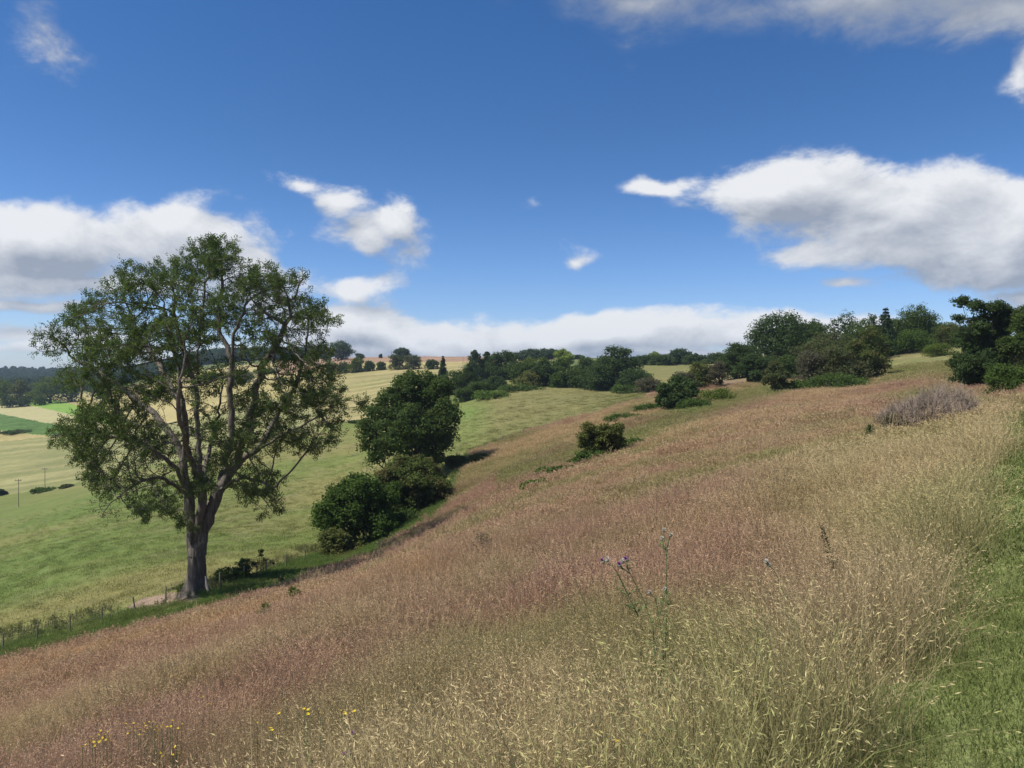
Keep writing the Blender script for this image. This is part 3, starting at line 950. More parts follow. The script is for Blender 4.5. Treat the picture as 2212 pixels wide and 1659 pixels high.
    tone = np.clip(np.repeat(clump[ti][li], 5) * .7 + rng.random(len(Cn)) * .3, 0, 1)
    print('ash: nodes', N, 'leaflets', len(Cn))
    V, Q = leaf_quads(Cn, Nn, rng.uniform(.095, .165, len(Cn)), .5, rng)
    root_o = empty('ash_tree', (x0, y0, z0))
    tag(root_o, 'tall old ash tree with open crown and pale forked trunk by the fence', 'tree')
    link('crown', np_mesh('ash_crown', V, Q, LM['ash'], False, fattr={'tone': tone}), root_o)
    tv, tq = tubes(chains)
    link('limbs', np_mesh('ash_limbs', tv, tq, BARK, True), root_o)
    tv, tq = tubes(tw)
    link('twigs', np_mesh('ash_twigs', tv, tq, BARKD, False), root_o)
    # the bole: fluted, flared at the root, with a rotten hollow under the fork
    nr, ns = 64, 44
    vs = np.linspace(VB + 10, 1150, nr)
    a = np.arange(ns) * 2 * math.pi / ns
    TV = []; hol = []
    for v in vs:
        c = pt(424 + (VB - v) * .02, v, 0)
        t = (VB - v)
        R0 = np.interp(t, [-12, 0, 8, 22, 45, 90, 112, 128, 150], [1.15, .95, .77, .64, .57, .55, .60, .57, .34])
        el = np.interp(t, [0, 100, 125, 150], [1, 1, 1.1, 1.2])
        fl = np.interp(t, [-12, 0, 25, 60], [.22, .2, .10, .05])
        rr_ = R0 * (1 + fl * np.cos(a * 5 + .8) + fl * .6 * np.sin(a * 3 + 2) + .05 * np.sin(a * 9 + t * .05))
        nz = fbm(np.cos(a) * 3 + 7, np.sin(a) * 3 + 3, np.full(ns, t * .05), seed=91)
        rr_ = rr_ * (.92 + .18 * nz)
        X = c[0] + rr_ * np.cos(a) * el; Y = c[1] + rr_ * np.sin(a)
        hx = (X - c[0] - .10) / .30; hz = (v - 1163) / 17.
        w = np.clip(1.5 - 1.5 * (hx ** 2 + hz ** 2), 0, 1) * (Y < c[1])
        Y = Y + w * .75
        hol.append(w)
        TV.append(np.stack([X, Y, np.full(ns, c[2])], 1))
    TV = np.concatenate(TV); i = np.arange(nr * ns).reshape(nr, ns)
    TQ = np.stack([i[:-1], np.roll(i[:-1], -1, 1), np.roll(i[1:], -1, 1), i[1:]], -1).reshape(-1, 4)
    link('trunk', np_mesh('ash_trunk', TV, TQ, BARK, True, vattr={'hollow': np.concatenate(hol)}), root_o)
    # a split slab of bark standing against the foot
    sl = np.array([pt(444, VB - 38, -.72), pt(447, VB - 18, -.86), pt(451, VB + 4, -1.15)])
    tv, tq = tubes([(sl, np.array([.05, .11, .07]), 5)])
    link('bark_slab', np_mesh('ash_slab', tv, tq, plain_material('bare_wood', (.42, .36, .29), .9), True), root_o)


big_ash()

# ------------------------------------------------------------------ bushes and trees of the middle ground
plant('ash_tree', 'full leafy ash standing behind the pair of dark hazel bushes', 'tree', 890, 98, 805, 215, 'round', 'mid', 44000, .30, 21, r0=.42, twigs=120, rc=1.0, droop=.25,
      lobes=[(900, 842, 52, 40), (945, 850, 40, 36), (850, 868, 44, 36), (975, 900, 26, 40), (815, 905, 34, 40), (880, 900, 60, 46), (935, 915, 48, 40), (810, 955, 30, 36), (850, 960, 46, 40),
             (910, 965, 48, 36), (955, 950, 28, 30), (815, 990, 30, 20), (885, 1000, 30, 16), (940, 990, 26, 20), (868, 830, 26, 20), (930, 820, 20, 12), (795, 925, 16, 26), (880, 930, 80, 60), (900, 880, 70, 50)])
plant('hazel_bush', 'left, lower bush of the dark hazel pair at the meadow foot', 'bush', 772, 73, 1030, 190, 'bush', 'hazel', 24000, .24, 22, stems=5, r0=.16, rc=.62,
      lobes=[(745, 1075, 40, 38), (790, 1060, 40, 34), (725, 1110, 48, 36), (800, 1100, 52, 44), (850, 1075, 16, 30), (765, 1045, 26, 18), (700, 1135, 32, 28), (760, 1140, 60, 34), (830, 1135, 34, 34), (770, 1108, 86, 62), (768, 1080, 60, 46)])
plant('hazel_bush', 'right, taller bush of the dark hazel pair, with russet leaves', 'bush', 895, 80, 990, 172, 'bush', 'russet', 24000, .25, 23, stems=5, r0=.16, rc=.66,
      lobes=[(870, 1020, 44, 30), (915, 1030, 42, 36), (945, 1055, 30, 32), (845, 1035, 34, 30), (890, 1070, 62, 40), (900, 1005, 26, 16), (940, 1085, 26, 28), (880, 1100, 54, 22), (850, 1080, 34, 36), (892, 1058, 78, 62)])
plant('scrub_bush', 'dull olive scrub in front of the hazel pair, on the verge', 'bush', 722, 69, 1138, 80, 'bush', 'olive', 6000, .18, 24, stems=4, r0=.06)
plant('willow_shrub', 'low silvery shrub right of the full ash by the grassy corner', 'bush', 985, 101, 983, 62, 'bush', 'olive', 5000, .22, 25, stems=4, r0=.05)
plant('hawthorn_tree', 'small leaning hawthorn alone on the brown slope', 'tree', 1320, 57, 912, 96, 'thorn', 'olive', 16000, .15, 26, r0=.20, lean=(-.9, 0), rc=.34, bark=BARKD, twigs=200, fill=.04,
      lobes=[(1278, 928, 18, 14), (1265, 925, 8, 10), (1320, 930, 24, 18), (1295, 950, 30, 20), (1330, 950, 16, 18), (1268, 965, 18, 18), (1275, 980, 18, 12), (1305, 938, 30, 18), (1335, 965, 10, 12), (1262, 945, 12, 16), (1300, 948, 40, 26), (1285, 966, 26, 18)])
plant('ivy_bush', 'round glossy dark bush at the head of the bramble bank', 'bush', 1455, 92, 812, 86, 'bush', 'deep', 13000, .24, 27, stems=4, r0=.12, rc=.6,
      lobes=[(1470, 832, 22, 20), (1440, 848, 26, 20), (1485, 850, 18, 26), (1455, 868, 36, 20), (1432, 865, 18, 16), (1465, 850, 26, 30)])
for (u, y, vt, w, mt, lab, sd) in [
    (1545, 97, 2.0, 110, 'sunlit', 'bramble mound right of the round dark bush', 31), (1500, 89, 1.3, 100, 'bramble', 'dark strip of bramble below the bramble mound', 32),
    (1405, 96, 1.0, 80, 'bramble', 'bramble patch just left of the round dark bush', 33), (1350, 92, .8, 100, 'bramble', 'thin bramble patch above the leaning hawthorn', 34),
    (1290, 55.5, .85, 120, 'bramble', 'bramble tangle round the foot of the leaning hawthorn', 35), (1370, 60, .8, 84, 'bramble', 'bramble patch trailing right of the leaning hawthorn', 36),
    (1222, 52, .8, 90, 'bramble', 'bramble strip trailing downhill left of the leaning hawthorn', 37), (1165, 47, .8, 80, 'fern', 'lowest bramble strip on the brown slope', 38),
    (1172, 58, .9, 44, 'fern', 'small separate bramble clump above the lowest strip', 39), (1035, 97, 1.3, 70, 'olive', 'straggling brambles along the grassy corner by the full ash', 40),
    (745, 70, 1.3, 110, 'olive', 'fringe of nettles under the left hazel bush', 41), (880, 77, 1.4, 90, 'bramble', 'fringe of nettles under the right hazel bush', 42)]:
    plant('bramble_patch' if 'bramble' in lab else 'nettle_patch', lab, 'bramble' if 'bramble' in lab else 'nettles', u, y, vt, w, 'bush', mt, 4200, .17, sd, stems=3, r0=.03, aspect=.7, part='leaves', twigs=30)

# the slope's head on the right
plant('thorn_tree', 'tall dark thorn with leafless stem at the crest beside the bracken', 'tree', 2120, 70, 640, 150, 'thorn', 'deep', 46000, .17, 51, r0=.22, rc=.50, twigs=160, fill=.16,
      lobes=[(2095, 652, 24, 14), (2100, 668, 16, 18), (2140, 672, 34, 18), (2170, 690, 26, 26), (2145, 705, 46, 30), (2105, 715, 26, 20), (2165, 735, 34, 30), (2120, 755, 40, 30), (2150, 775, 44, 30),
             (2090, 785, 36, 28), (2115, 810, 44, 26), (2150, 800, 34, 26), (2075, 800, 18, 18), (2185, 715, 14, 20), (2070, 690, 14, 12), (2125, 735, 40, 40), (2120, 790, 56, 40), (2095, 815, 34, 20), (2150, 745, 40, 50)])
plant('thorn_tree', 'thorn cut by the frame at the far right skyline', 'tree', 2215, 66, 662, 100, 'thorn', 'mid', 12000, .17, 52, r0=.16, rc=.45)
plant('bracken_bank', 'bright green bracken right of the tall dark thorn', 'bracken', 2185, 50, 792, 120, 'bush', 'bramble', 14000, .17, 53, stems=4, r0=.02, aspect=.35, part='fronds', rc=.5)
plant('bracken_bank', 'bracken strip running up left of the tall dark thorn', 'bracken', 2030, 122, 742, 80, 'bush', 'sunlit', 5000, .22, 54, stems=4, r0=.02, aspect=.35, part='fronds')
# (name, label, u, distance, top v, width, kind, leaf, leaves, leaf size)
RIGHT = [
    ('oak_tree', 'largest dark oak on the right-hand skyline', 1690, 142, 680, 150, 'oak', 'deep', 26000, .34),
    ('oak_tree', 'small dark oak touching the right side of the largest oak', 1757, 150, 690, 62, 'oak', 'deep', 9000, .32),
    ('oak_tree', 'dark oak at the left shoulder of the largest oak', 1590, 140, 738, 66, 'oak', 'deep', 9000, .30),
    ('oak_tree', 'low dark oak with a visible trunk before the largest oak', 1628, 122, 764, 66, 'thorn', 'deep', 9000, .26),
    ('thorn_tree', 'slim pale-stemmed thorn alone on the rough bank', 1675, 100, 776, 50, 'thorn', 'thorn', 6500, .20),
    ('thorn_tree', 'grey leafless-looking thorn left of the low dark oak', 1553, 122, 778, 48, 'thorn', 'grey', 5000, .20),
    ('thorn_bush', 'brown thorn thicket behind the round dark bush', 1512, 124, 775, 66, 'bush', 'russet', 6500, .26),
    ('thorn_bush', 'grey-brown thorn just above the round dark bush', 1470, 118, 800, 60, 'bush', 'grey', 5000, .24),
    ('hawthorn_tree', 'olive hawthorn filling the gap right of the largest oak', 1790, 128, 712, 110, 'round', 'thorn', 12000, .26),
    ('hawthorn_tree', 'broad hawthorn low on the bank in the middle of the right-hand thicket', 1825, 104, 742, 110, 'bush', 'thorn', 14000, .22),
    ('hawthorn_tree', 'greyish hawthorn at the lower left of the right-hand thicket', 1752, 106, 752, 74, 'bush', 'grey', 8000, .22),
    ('hawthorn_tree', 'dark hawthorn at the right end of the low thicket', 1882, 103, 702, 76, 'round', 'russet', 11000, .22),
    ('oak_tree', 'sparse gappy oak top sticking out over the thicket', 1828, 138, 670, 66, 'oak', 'deep', 5000, .26),
    ('thorn_tree', 'small dark tree between the gappy oak top and the spruce', 1884, 134, 678, 40, 'oak', 'deep', 4500, .28),
    ('hawthorn_tree', 'large bright-edged hawthorn right of the spruce', 1978, 140, 660, 104, 'round', 'mid', 18000, .24),
    ('hawthorn_tree', 'lower hawthorn skirting the large bright-edged one', 1968, 133, 712, 100, 'bush', 'hazel', 10000, .22),
    ('thorn_bush', 'reddish thorn between the large hawthorn and the tall dark thorn', 2050, 134, 694, 70, 'bush', 'russet', 8000, .20),
    ('bramble_bank', 'dark bramble hedge along the foot of the right-hand thicket', 1800, 97, 808, 130, 'bush', 'bramble', 9000, .20),
    ('bramble_bank', 'short bramble hedge left of the thicket foot', 1720, 100, 822, 80, 'bush', 'bramble', 5000, .20),
    ('hawthorn_tree', 'hawthorn filling the skyline right of the spruce', 1938, 142, 688, 90, 'round', 'deep', 10000, .26),
    ('hawthorn_tree', 'hawthorn on the skyline between the large bright-edged one and the tall dark thorn', 2040, 146, 698, 90, 'round', 'mid', 10000, .26),
    ('hawthorn_tree', 'hawthorn on the skyline left of the spruce', 1862, 132, 688, 80, 'round', 'mid', 9000, .26),
    ('thorn_bush', 'dark thorn under the largest oak', 1660, 132, 770, 90, 'bush', 'deep', 8000, .28),
    ('thorn_bush', 'dark thorn behind the slim pale-stemmed thorn', 1712, 124, 764, 70, 'bush', 'mid', 7000, .26),
]
for k, (nm, lab, u, y, vt, w, kd_, mt, n, lf) in enumerate(RIGHT):
    plant(nm, lab, 'bush' if ('bush' in nm or 'bank' in nm) else 'tree', u, y, vt, w * 1.22, kd_, mt, int(n * .88), lf, 100 + k, stems=4 if kd_ == 'bush' else 1, group='trees and thorns on the right-hand hill')


def conifer(name, label, u, y, vt, wpx, seed, mat, group=None, n=11000, leaf=.35):
    rng = np.random.default_rng(seed)
    loc, h, w = place(u, y, vt, wpx)
    root = empty(name, loc); tag(root, label, 'tree', group)
    tiers = max(12, int(h / .55)); Cn = []; Nn = []; tn = []; ch = [(np.array([[0, 0, -.2], [0, 0, h * .5], [0, 0, h]]), np.array([w * .035 + .05, w * .02 + .03, .02]), 7)]
    for t in range(tiers):
        f = (t + .5) / tiers
        z = h * (.04 + .955 * f); rr = w / 2 * (1 - f) ** .75 * rng.uniform(.75, 1.15) + .22
        nb = int(7 + 7 * (1 - f))
        for b in range(nb):
            a = rng.uniform(0, 6.28); L = rr * rng.uniform(.65, 1.12)
            k = max(4, int(n / tiers / nb * (1.5 - f)))
            q = rng.random(k) ** .6
            side = rng.normal(size=k) * .22 * L * (1.1 - q * .6)
            X = np.cos(a) * q * L - np.sin(a) * side; Y = np.sin(a) * q * L + np.cos(a) * side
            Z = z - .28 * q ** 1.6 * L + rng.normal(size=k) * .16 * L
            Cn.append(np.stack([X, Y, Z], 1)); Nn.append(rng.normal(size=(k, 3)) * .5 + [0, 0, .8]); tn.append(np.clip(rng.random(k) * .5 + rng.normal(.25, .15), 0, 1))
            ch.append((np.array([[0, 0, z], [math.cos(a) * L * .8, math.sin(a) * L * .8, z - .2 * L]]), np.array([.04, .01]), 3))
    Cn = np.concatenate(Cn); Nn = np.concatenate(Nn); tn = np.concatenate(tn)
    V, Q = leaf_quads(Cn, Nn, leaf * rng.uniform(.6, 1.3, len(Cn)), .4, rng)
    link('crown', np_mesh(name + '_needles', V, Q, LM[mat], False, fattr={'tone': tn}), root)
    tv, tq = tubes(ch)
    link('trunk', np_mesh(name + '_wood', tv, tq, BARKD, True), root)


conifer('spruce_tree', 'bluish pointed spruce on the right-hand skyline', 1913, 134, 664, 62, 201, 'blue')
conifer('spruce_tree', 'tallest pointed spruce in the wood across the combe', 1026, 236, 755, 90, 202, 'blue', leaf=.5)
conifer('spruce_tree', 'pointed spruce joined to the right of the tallest one', 1052, 240, 759, 84, 203, 'deep', leaf=.5)
conifer('spruce_tree', 'small dark spruce at the left end of the wood', 957, 262, 768, 26, 204, 'deep', leaf=.5)
conifer('spruce_tree', 'olive larch low at the left corner of the wood', 930, 225, 805, 70, 205, 'olive', leaf=.5)
conifer('spruce_tree', 'drooping spruce below the tallest spruce', 1012, 212, 785, 70, 206, 'mid', leaf=.5)

# the wood across the combe
WOOD = [
    ('oak_tree', 'big domed dark oak at the right end of the wood across the combe', 1326, 196, 744, 92, 'oak', 'deep', 15000, .42),
    ('oak_tree', 'dark bushy skirt left of the big domed oak', 1290, 190, 786, 70, 'round', 'deep', 7000, .42),
    ('thorn_bush', 'rounded dark thorn on the right flank of the big domed oak', 1372, 183, 796, 70, 'bush', 'deep', 7000, .36),
    ('thorn_bush', 'brownish thorn at the field corner right of the big domed oak', 1400, 168, 812, 54, 'bush', 'grey', 5000, .32),
    ('oak_tree', 'broad dark oak right of the spruces', 1092, 236, 757, 78, 'oak', 'deep', 9000, .46),
    ('oak_tree', 'mid green oak below the broad dark oak', 1128, 214, 780, 60, 'round', 'mid', 7000, .42),
    ('sallow_bush', 'pale sallow bush in the middle of the wood', 1150, 205, 797, 62, 'bush', 'olive', 6000, .38),
    ('holly_tree', 'small round dark holly in the middle of the wood', 1176, 204, 772, 46, 'round', 'deep', 6500, .36),
    ('oak_tree', 'mid green tree right of the round holly', 1214, 208, 772, 60, 'round', 'mid', 6500, .42),
    ('hawthorn_tree', 'low dark hawthorn by the field under the mid green trees', 1206, 200, 800, 40, 'bush', 'hazel', 4500, .34),
    ('hawthorn_tree', 'low green hawthorn between the holly and the big domed oak', 1252, 200, 795, 56, 'bush', 'mid', 5500, .36),
    ('sallow_bush', 'pale sallow on the wood edge above the field', 1160, 235, 768, 60, 'bush', 'sunlit', 5000, .44),
    ('hawthorn_tree', 'dark hawthorn at the left corner of the field', 1070, 204, 812, 56, 'bush', 'deep', 5500, .36),
    ('hawthorn_tree', 'hawthorn under the drooping spruce', 1036, 200, 825, 62, 'bush', 'mid', 5500, .36),
    ('oak_tree', 'dark tree behind the full ash at the wood edge', 985, 214, 800, 64, 'round', 'mid', 7000, .42),
    ('hawthorn_tree', 'green hawthorn at the foot of the wood behind the full ash', 1002, 190, 838, 46, 'bush', 'mid', 4500, .34),
    ('bramble_bank', 'sunlit bramble bank below the left of the wood', 1058, 186, 845, 70, 'bush', 'fern', 4500, .34),
    ('bramble_bank', 'bramble bank under the sallow', 1120, 195, 832, 90, 'bush', 'bramble', 4500, .34),
    ('bramble_bank', 'dark bramble bank below the big domed oak', 1365, 178, 833, 90, 'bush', 'bramble', 4500, .34),
    ('elm_tree', 'left tree of the dark clump on the far skyline', 1105, 420, 763, 26, 'oak', 'blue', 3000, .8),
    ('elm_tree', 'second tree of the dark clump on the far skyline', 1128, 425, 757, 30, 'oak', 'blue', 3000, .8),
    ('elm_tree', 'tallest tree of the dark clump on the far skyline', 1152, 420, 753, 36, 'oak', 'blue', 3600, .8),
    ('elm_tree', 'fourth tree of the dark clump on the far skyline', 1184, 425, 754, 40, 'oak', 'blue', 3600, .8),
    ('lime_tree', 'pale yellow-green lime breaking the skyline behind the wood', 1216, 300, 754, 40, 'oak', 'pale', 5000, .6),
    ('elm_tree', 'dark far tree just right of the pale lime', 1246, 420, 767, 26, 'oak', 'blue', 2500, .8),
    ('hedge_tree', 'dark tree at the left start of the plateau hedge', 1395, 290, 768, 50, 'round', 'deep', 4500, .55),
    ('hedge_tree', 'second dark tree of the plateau hedge', 1430, 280, 765, 54, 'bush', 'deep', 4500, .55),
    ('hedge_tree', 'pointed tallest tree of the plateau hedge', 1472, 285, 752, 44, 'round', 'blue', 4500, .55),
    ('hedge_tree', 'fourth dark tree of the plateau hedge', 1505, 270, 763, 56, 'bush', 'deep', 4500, .55),
    ('hedge_tree', 'last dark tree of the plateau hedge by the right-hand oaks', 1548, 260, 762, 60, 'bush', 'deep', 4500, .5),
    ('hedge_tree', 'pale small tree showing over the plateau hedge', 1414, 350, 759, 20, 'round', 'pale', 1800, .6),
    ('hedge_tree', 'low dark tree between the lime and the big domed oak', 1268, 250, 770, 50, 'bush', 'mid', 4500, .5),
]
for k, (nm, lab, u, y, vt, w, kd_, mt, n, lf) in enumerate(WOOD):
    plant(nm, lab, 'bush' if ('bush' in nm or 'bank' in nm) else 'tree', u, y, vt, w * 1.22, kd_, mt, int(n * .88), lf, 300 + k, stems=3 if kd_ == 'bush' else 1, group='wood across the combe', twigs=20)

# far hedges and trees
FAR = [
    ('oak_tree', 'large dark tree clump on the ploughed skyline', 737, 520, 736, 62, 'oak', 'blue', 5000, .8, 'far skyline trees'),
    ('oak_tree', 'small dark tree left of the clump on the ploughed skyline', 706, 520, 756, 24, 'round', 'blue', 1800, .8, 'far skyline trees'),
    ('oak_tree', 'lone umbrella-shaped oak on the ploughed skyline', 868, 470, 750, 36, 'oak', 'blue', 3600, .7, 'far skyline trees'),
    ('thorn_bush', 'tiny dark bush on the skyline left of the umbrella-shaped oak', 822, 520, 764, 9, 'bush', 'blue', 500, .6, 'far skyline trees'),
    ('thorn_bush', 'low dark bushes trailing right of the skyline clump', 777, 520, 763, 22, 'bush', 'blue', 1200, .7, 'far skyline trees'),
    ('hedge_bush', 'left end of the far field hedge', 716, 395, 778, 34, 'bush', 'sunlit', 2500, .6, 'far field hedge'),
    ('hedge_bush', 'second bush of the far field hedge', 742, 396, 780, 34, 'bush', 'mid', 2500, .6, 'far field hedge'),
    ('hedge_bush', 'tallest pointed bush of the far field hedge', 772, 394, 771, 40, 'bush', 'sunlit', 3000, .6, 'far field hedge'),
    ('hedge_bush', 'dark bush ending the left run of the far field hedge', 797, 393, 778, 28, 'bush', 'deep', 2300, .6, 'far field hedge'),
    ('hedge_bush', 'small bush in the gap of the far field hedge', 824, 392, 781, 26, 'bush', 'mid', 2000, .6, 'far field hedge'),
    ('hedge_bush', 'big greyish bush under the umbrella-shaped oak', 858, 388, 765, 44, 'bush', 'thorn', 3600, .55, 'far field hedge'),
    ('hedge_bush', 'big greyish bush right of the one under the umbrella-shaped oak', 890, 386, 764, 48, 'bush', 'thorn', 3600, .55, 'far field hedge'),
    ('hedge_bush', 'low dark bush between the hedge and the wood', 934, 380, 776, 36, 'bush', 'deep', 2300, .6, 'far field hedge'),
    ('oak_tree', 'grey-green tree cut by the left frame edge beyond the fields', 8, 500, 820, 52, 'round', 'sunlit', 4000, .75, 'trees beyond the left fields'),
    ('oak_tree', 'rounded tree beyond the pale wheat field', 42, 500, 819, 48, 'round', 'olive', 4000, .75, 'trees beyond the left fields'),
    ('oak_tree', 'broad tree left of the big ash beyond the clover strip', 108, 505, 812, 84, 'round', 'sunlit', 6000, .75, 'trees beyond the left fields'),
    ('oak_tree', 'tree seen through the left of the ash crown', 155, 505, 800, 60, 'round', 'mid', 4500, .75, 'trees beyond the left fields'),
    ('oak_tree', 'second tree seen through the left of the ash crown', 215, 520, 806, 64, 'round', 'mid', 4500, .75, 'trees beyond the left fields'),
    ('thorn_bush', 'low bright bush at the back of the pale wheat field', 68, 520, 851, 34, 'bush', 'sunlit', 1800, .6, 'trees beyond the left fields'),
    ('thorn_bush', 'dark low bush at the back of the pale wheat field by the frame edge', 18, 478, 852, 36, 'bush', 'deep', 1600, .6, 'trees beyond the left fields'),
    ('thorn_bush', 'dark low bush under the rounded tree beyond the wheat', 50, 480, 854, 30, 'bush', 'deep', 1500, .6, 'trees beyond the left fields'),
    ('thorn_bush', 'dark low bush where the clover strip begins', 86, 485, 852, 30, 'bush', 'mid', 1500, .6, 'trees beyond the left fields'),
    ('hedge_bush', 'dark hedge between the bean field and the hay field', 40, 352, 938, 96, 'bush', 'deep', 3600, .5, 'left field hedges'),
    ('hedge_bush', 'low hedge behind the power poles', 95, 222, 1056, 66, 'bush', 'hazel', 3600, .4, 'left field hedges'),
    ('hedge_bush', 'round bush at the right end of the hedge behind the power poles', 143, 220, 1046, 32, 'bush', 'thorn', 2600, .36, 'left field hedges'),
    ('hedge_bush', 'dark bush cut by the left frame edge below the hay field', 0, 225, 1056, 26, 'bush', 'deep', 2200, .4, 'left field hedges'),
    ('hedge_bush', 'small dark bush left of the full ash at the pasture edge', 765, 232, 914, 34, 'bush', 'deep', 2600, .4, 'left field hedges'),
    ('oak_tree', 'pale tree seen through the middle of the ash crown', 520, 440, 800, 60, 'oak', 'mid', 4000, .7, 'trees beyond the left fields'),
    ('oak_tree', 'dark tree seen under the ash crown right of centre', 575, 480, 796, 60, 'oak', 'sunlit', 4000, .7, 'trees beyond the left fields'),
    ('oak_tree', 'dark tree seen behind the ash fork', 455, 500, 806, 60, 'oak', 'mid', 4000, .7, 'trees beyond the left fields'),
]
for k, (nm, lab, u, y, vt, w, kd_, mt, n, lf, gr) in enumerate(FAR):
    plant(nm, lab, 'bush' if 'bush' in nm else 'tree', u, y, vt, w, kd_, mt, n, lf, 500 + k, stems=3 if kd_ == 'bush' else 1, group=gr, twigs=12)

# ------------------------------------------------------------------ grass
def ribbon(P, w, side):
    """P (n,k,3) centre lines, w (n,k) half widths, side (n,3) -> verts, quads"""
    n, k = P.shape[:2]
    V = np.stack([P - side[:, None] * w[..., None], P + side[:, None] * w[..., None]], 2).reshape(-1, 3)
    b = np.arange(n)[:, None] * (2 * k) + np.arange(k - 1)[None] * 2
    Q = np.stack([b, b + 1, b + 3, b + 2], -1).reshape(-1, 4)
    return V, Q


def tuft(name, mat, seed, stems, blades, rad, hmin, hmax, width, head, headw, lean=.28, kind='brome', blade_h=.5):
    rng = np.random.default_rng(seed)
    Vs, Qs, part, tone, o = [], [], [], [], 0

    def add(V, Q, p, t):
        nonlocal o
        Vs.append(V); Qs.append(Q + o); o += len(V)
        part.append(np.full(len(Q), p)); tone.append(t)
    wind = np.array([-.45, .12, 0])
    if stems:
        n = stems
        a = rng.uniform(0, 6.28, n); r = rad * np.sqrt(rng.random(n))
        base = np.stack([np.cos(a) * r, np.sin(a) * r, np.full(n, -.03)], 1)
        h = rng.uniform(hmin, hmax, n)
        ld = rng.normal(size=(n, 3)) * lean; ld[:, 2] = 0; ld += wind * lean
        t = np.linspace(0, 1, 4)
        P = base[:, None] + h[:, None, None] * (t[None, :, None] * np.array([0, 0, 1]) + (t ** 2)[None, :, None] * ld[:, None])
        P[:, :, 2] -= (h[:, None] * t[None] ** 2) * (ld ** 2).sum(1)[:, None] * .5
        side = np.cross(rng.normal(size=(n, 3)), [0, 0, 1.]); side /= np.linalg.norm(side, axis=1, keepdims=True)
        V, Q = ribbon(P, width * .5 * np.array([1, .9, .75, .6])[None] * np.ones((n, 1)), side)
        add(V, Q, 1.0, np.repeat(rng.random(n), 3))
        d = P[:, -1] - P[:, -2]; d /= np.linalg.norm(d, axis=1, keepdims=True)
        if kind == 'brome':        # a nodding spike of spikelets
            for j in range(4):
                dr = d + rng.normal(size=(n, 3)) * .38 + ld * .8 + np.array([0, 0, -.25 * j]); dr /= np.linalg.norm(dr, axis=1, keepdims=True)
                c = P[:, -1] - d * head * (.75 - .25 * j) + dr * head * .16
                sd = np.cross(dr, rng.normal(size=(n, 3))); sd /= np.linalg.norm(sd, axis=1, keepdims=True)
                L = headw * rng.uniform(2.0, 4.0, (n, 1))
                V = np.stack([c - dr * L, c + sd * headw * .5 - dr * L * .2, c + dr * L, c - sd * headw * .5 - dr * L * .2], 1).reshape(-1, 3)
                add(V, np.arange(4 * n).reshape(n, 4), 2.0 if headw < .006 else 2.75 if headw < .012 else 2.9, rng.random(n))
        else:                      # an open misty panicle
            for j in range(6):
                f = rng.uniform(0, 1, (n, 1))
                c = P[:, -1] - d * head * f + rng.normal(size=(n, 3)) * head * .20 * (.3 + f)
                dr = rng.normal(size=(n, 3)) + d * 1.6; dr /= np.linalg.norm(dr, axis=1, keepdims=True)
                sd = np.cross(dr, rng.normal(size=(n, 3))); sd /= np.linalg.norm(sd, axis=1, keepdims=True)
                L = headw * 1.5
                V = np.stack([c - dr * L, c + sd * headw * .5, c + dr * L, c - sd * headw * .5], 1).reshape(-1, 3)
                add(V, np.arange(4 * n).reshape(n, 4), 3.0, rng.random(n))
    if blades:
        n = blades
        a = rng.uniform(0, 6.28, n); r = rad * np.sqrt(rng.random(n))
        base = np.stack([np.cos(a) * r, np.sin(a) * r, np.full(n, -.03)], 1)
        h = blade_h * rng.uniform(.5, 1.1, n)
        ld = rng.normal(size=(n, 3)) * .55; ld[:, 2] = 0; ld += wind * .4
        t = np.linspace(0, 1, 4)
        P = base[:, None] + h[:, None, None] * (t[None, :, None] * np.array([0, 0, 1]) + (t ** 2)[None, :, None] * ld[:, None])
        P[:, :, 2] -= (h[:, None] * t[None] ** 2) * np.minimum((ld ** 2).sum(1), 1.2)[:, None] * .6
        side = np.cross(rng.normal(size=(n, 3)), [0, 0, 1.]); side /= np.linalg.norm(side, axis=1, keepdims=True)
        V, Q = ribbon(P, width * .75 * np.array([.8, 1, .7, .1])[None] * np.ones((n, 1)), side)
        add(V, Q, 0.0, np.repeat(rng.random(n), 3))
    me = np_mesh(name, np.concatenate(Vs), np.concatenate(Qs), mat, False, fattr={'part': np.concatenate(part), 'tone': np.concatenate(tone)})
    return bpy.data.objects.new(name, me)


def grass_material():
    m = bpy.data.materials.new('grass_blade'); m.use_nodes = True
    nt = m.node_tree; g = G(nt)
    nt.nodes.remove(nt.nodes['Principled BSDF'])
    out = nt.nodes['Material Output']
    c = g.attr('tint', 'INSTANCER', 'Color')
    part = g.attr('part'); tone = g.attr('tone')
    leaf = g.mix(.62, c, (.125, .155, .045, 1))
    head = g.v('SCALE', c, None, None, 1.45)
    cc = g.mix(g.rng(part, 0, 1), leaf, c)
    cc = g.mix(g.rng(part, 1, 2), cc, g.v('SCALE', c, None, None, g.rng(part, 2, 3, 1.32, 1.08)))
    sp = g.rng(part, 1.9, 3, .40, .16)
    cc = g.v('SCALE', cc, None, None, g.m('MULTIPLY_ADD', g.m('MULTIPLY_ADD', tone, 2.0, -1.0), sp, 1.0))
    df = g.node('ShaderNodeBsdfDiffuse'); tr = g.node('ShaderNodeBsdfTranslucent')
    g.put(df.inputs['Color'], cc); g.put(tr.inputs['Color'], cc)
    ms = g.node('ShaderNodeMixShader'); ms.inputs[0].default_value = .3
    nt.links.new(df.outputs[0], ms.inputs[1]); nt.links.new(tr.outputs[0], ms.inputs[2])
    nt.links.new(ms.outputs[0], out.inputs['Surface'])
    return m


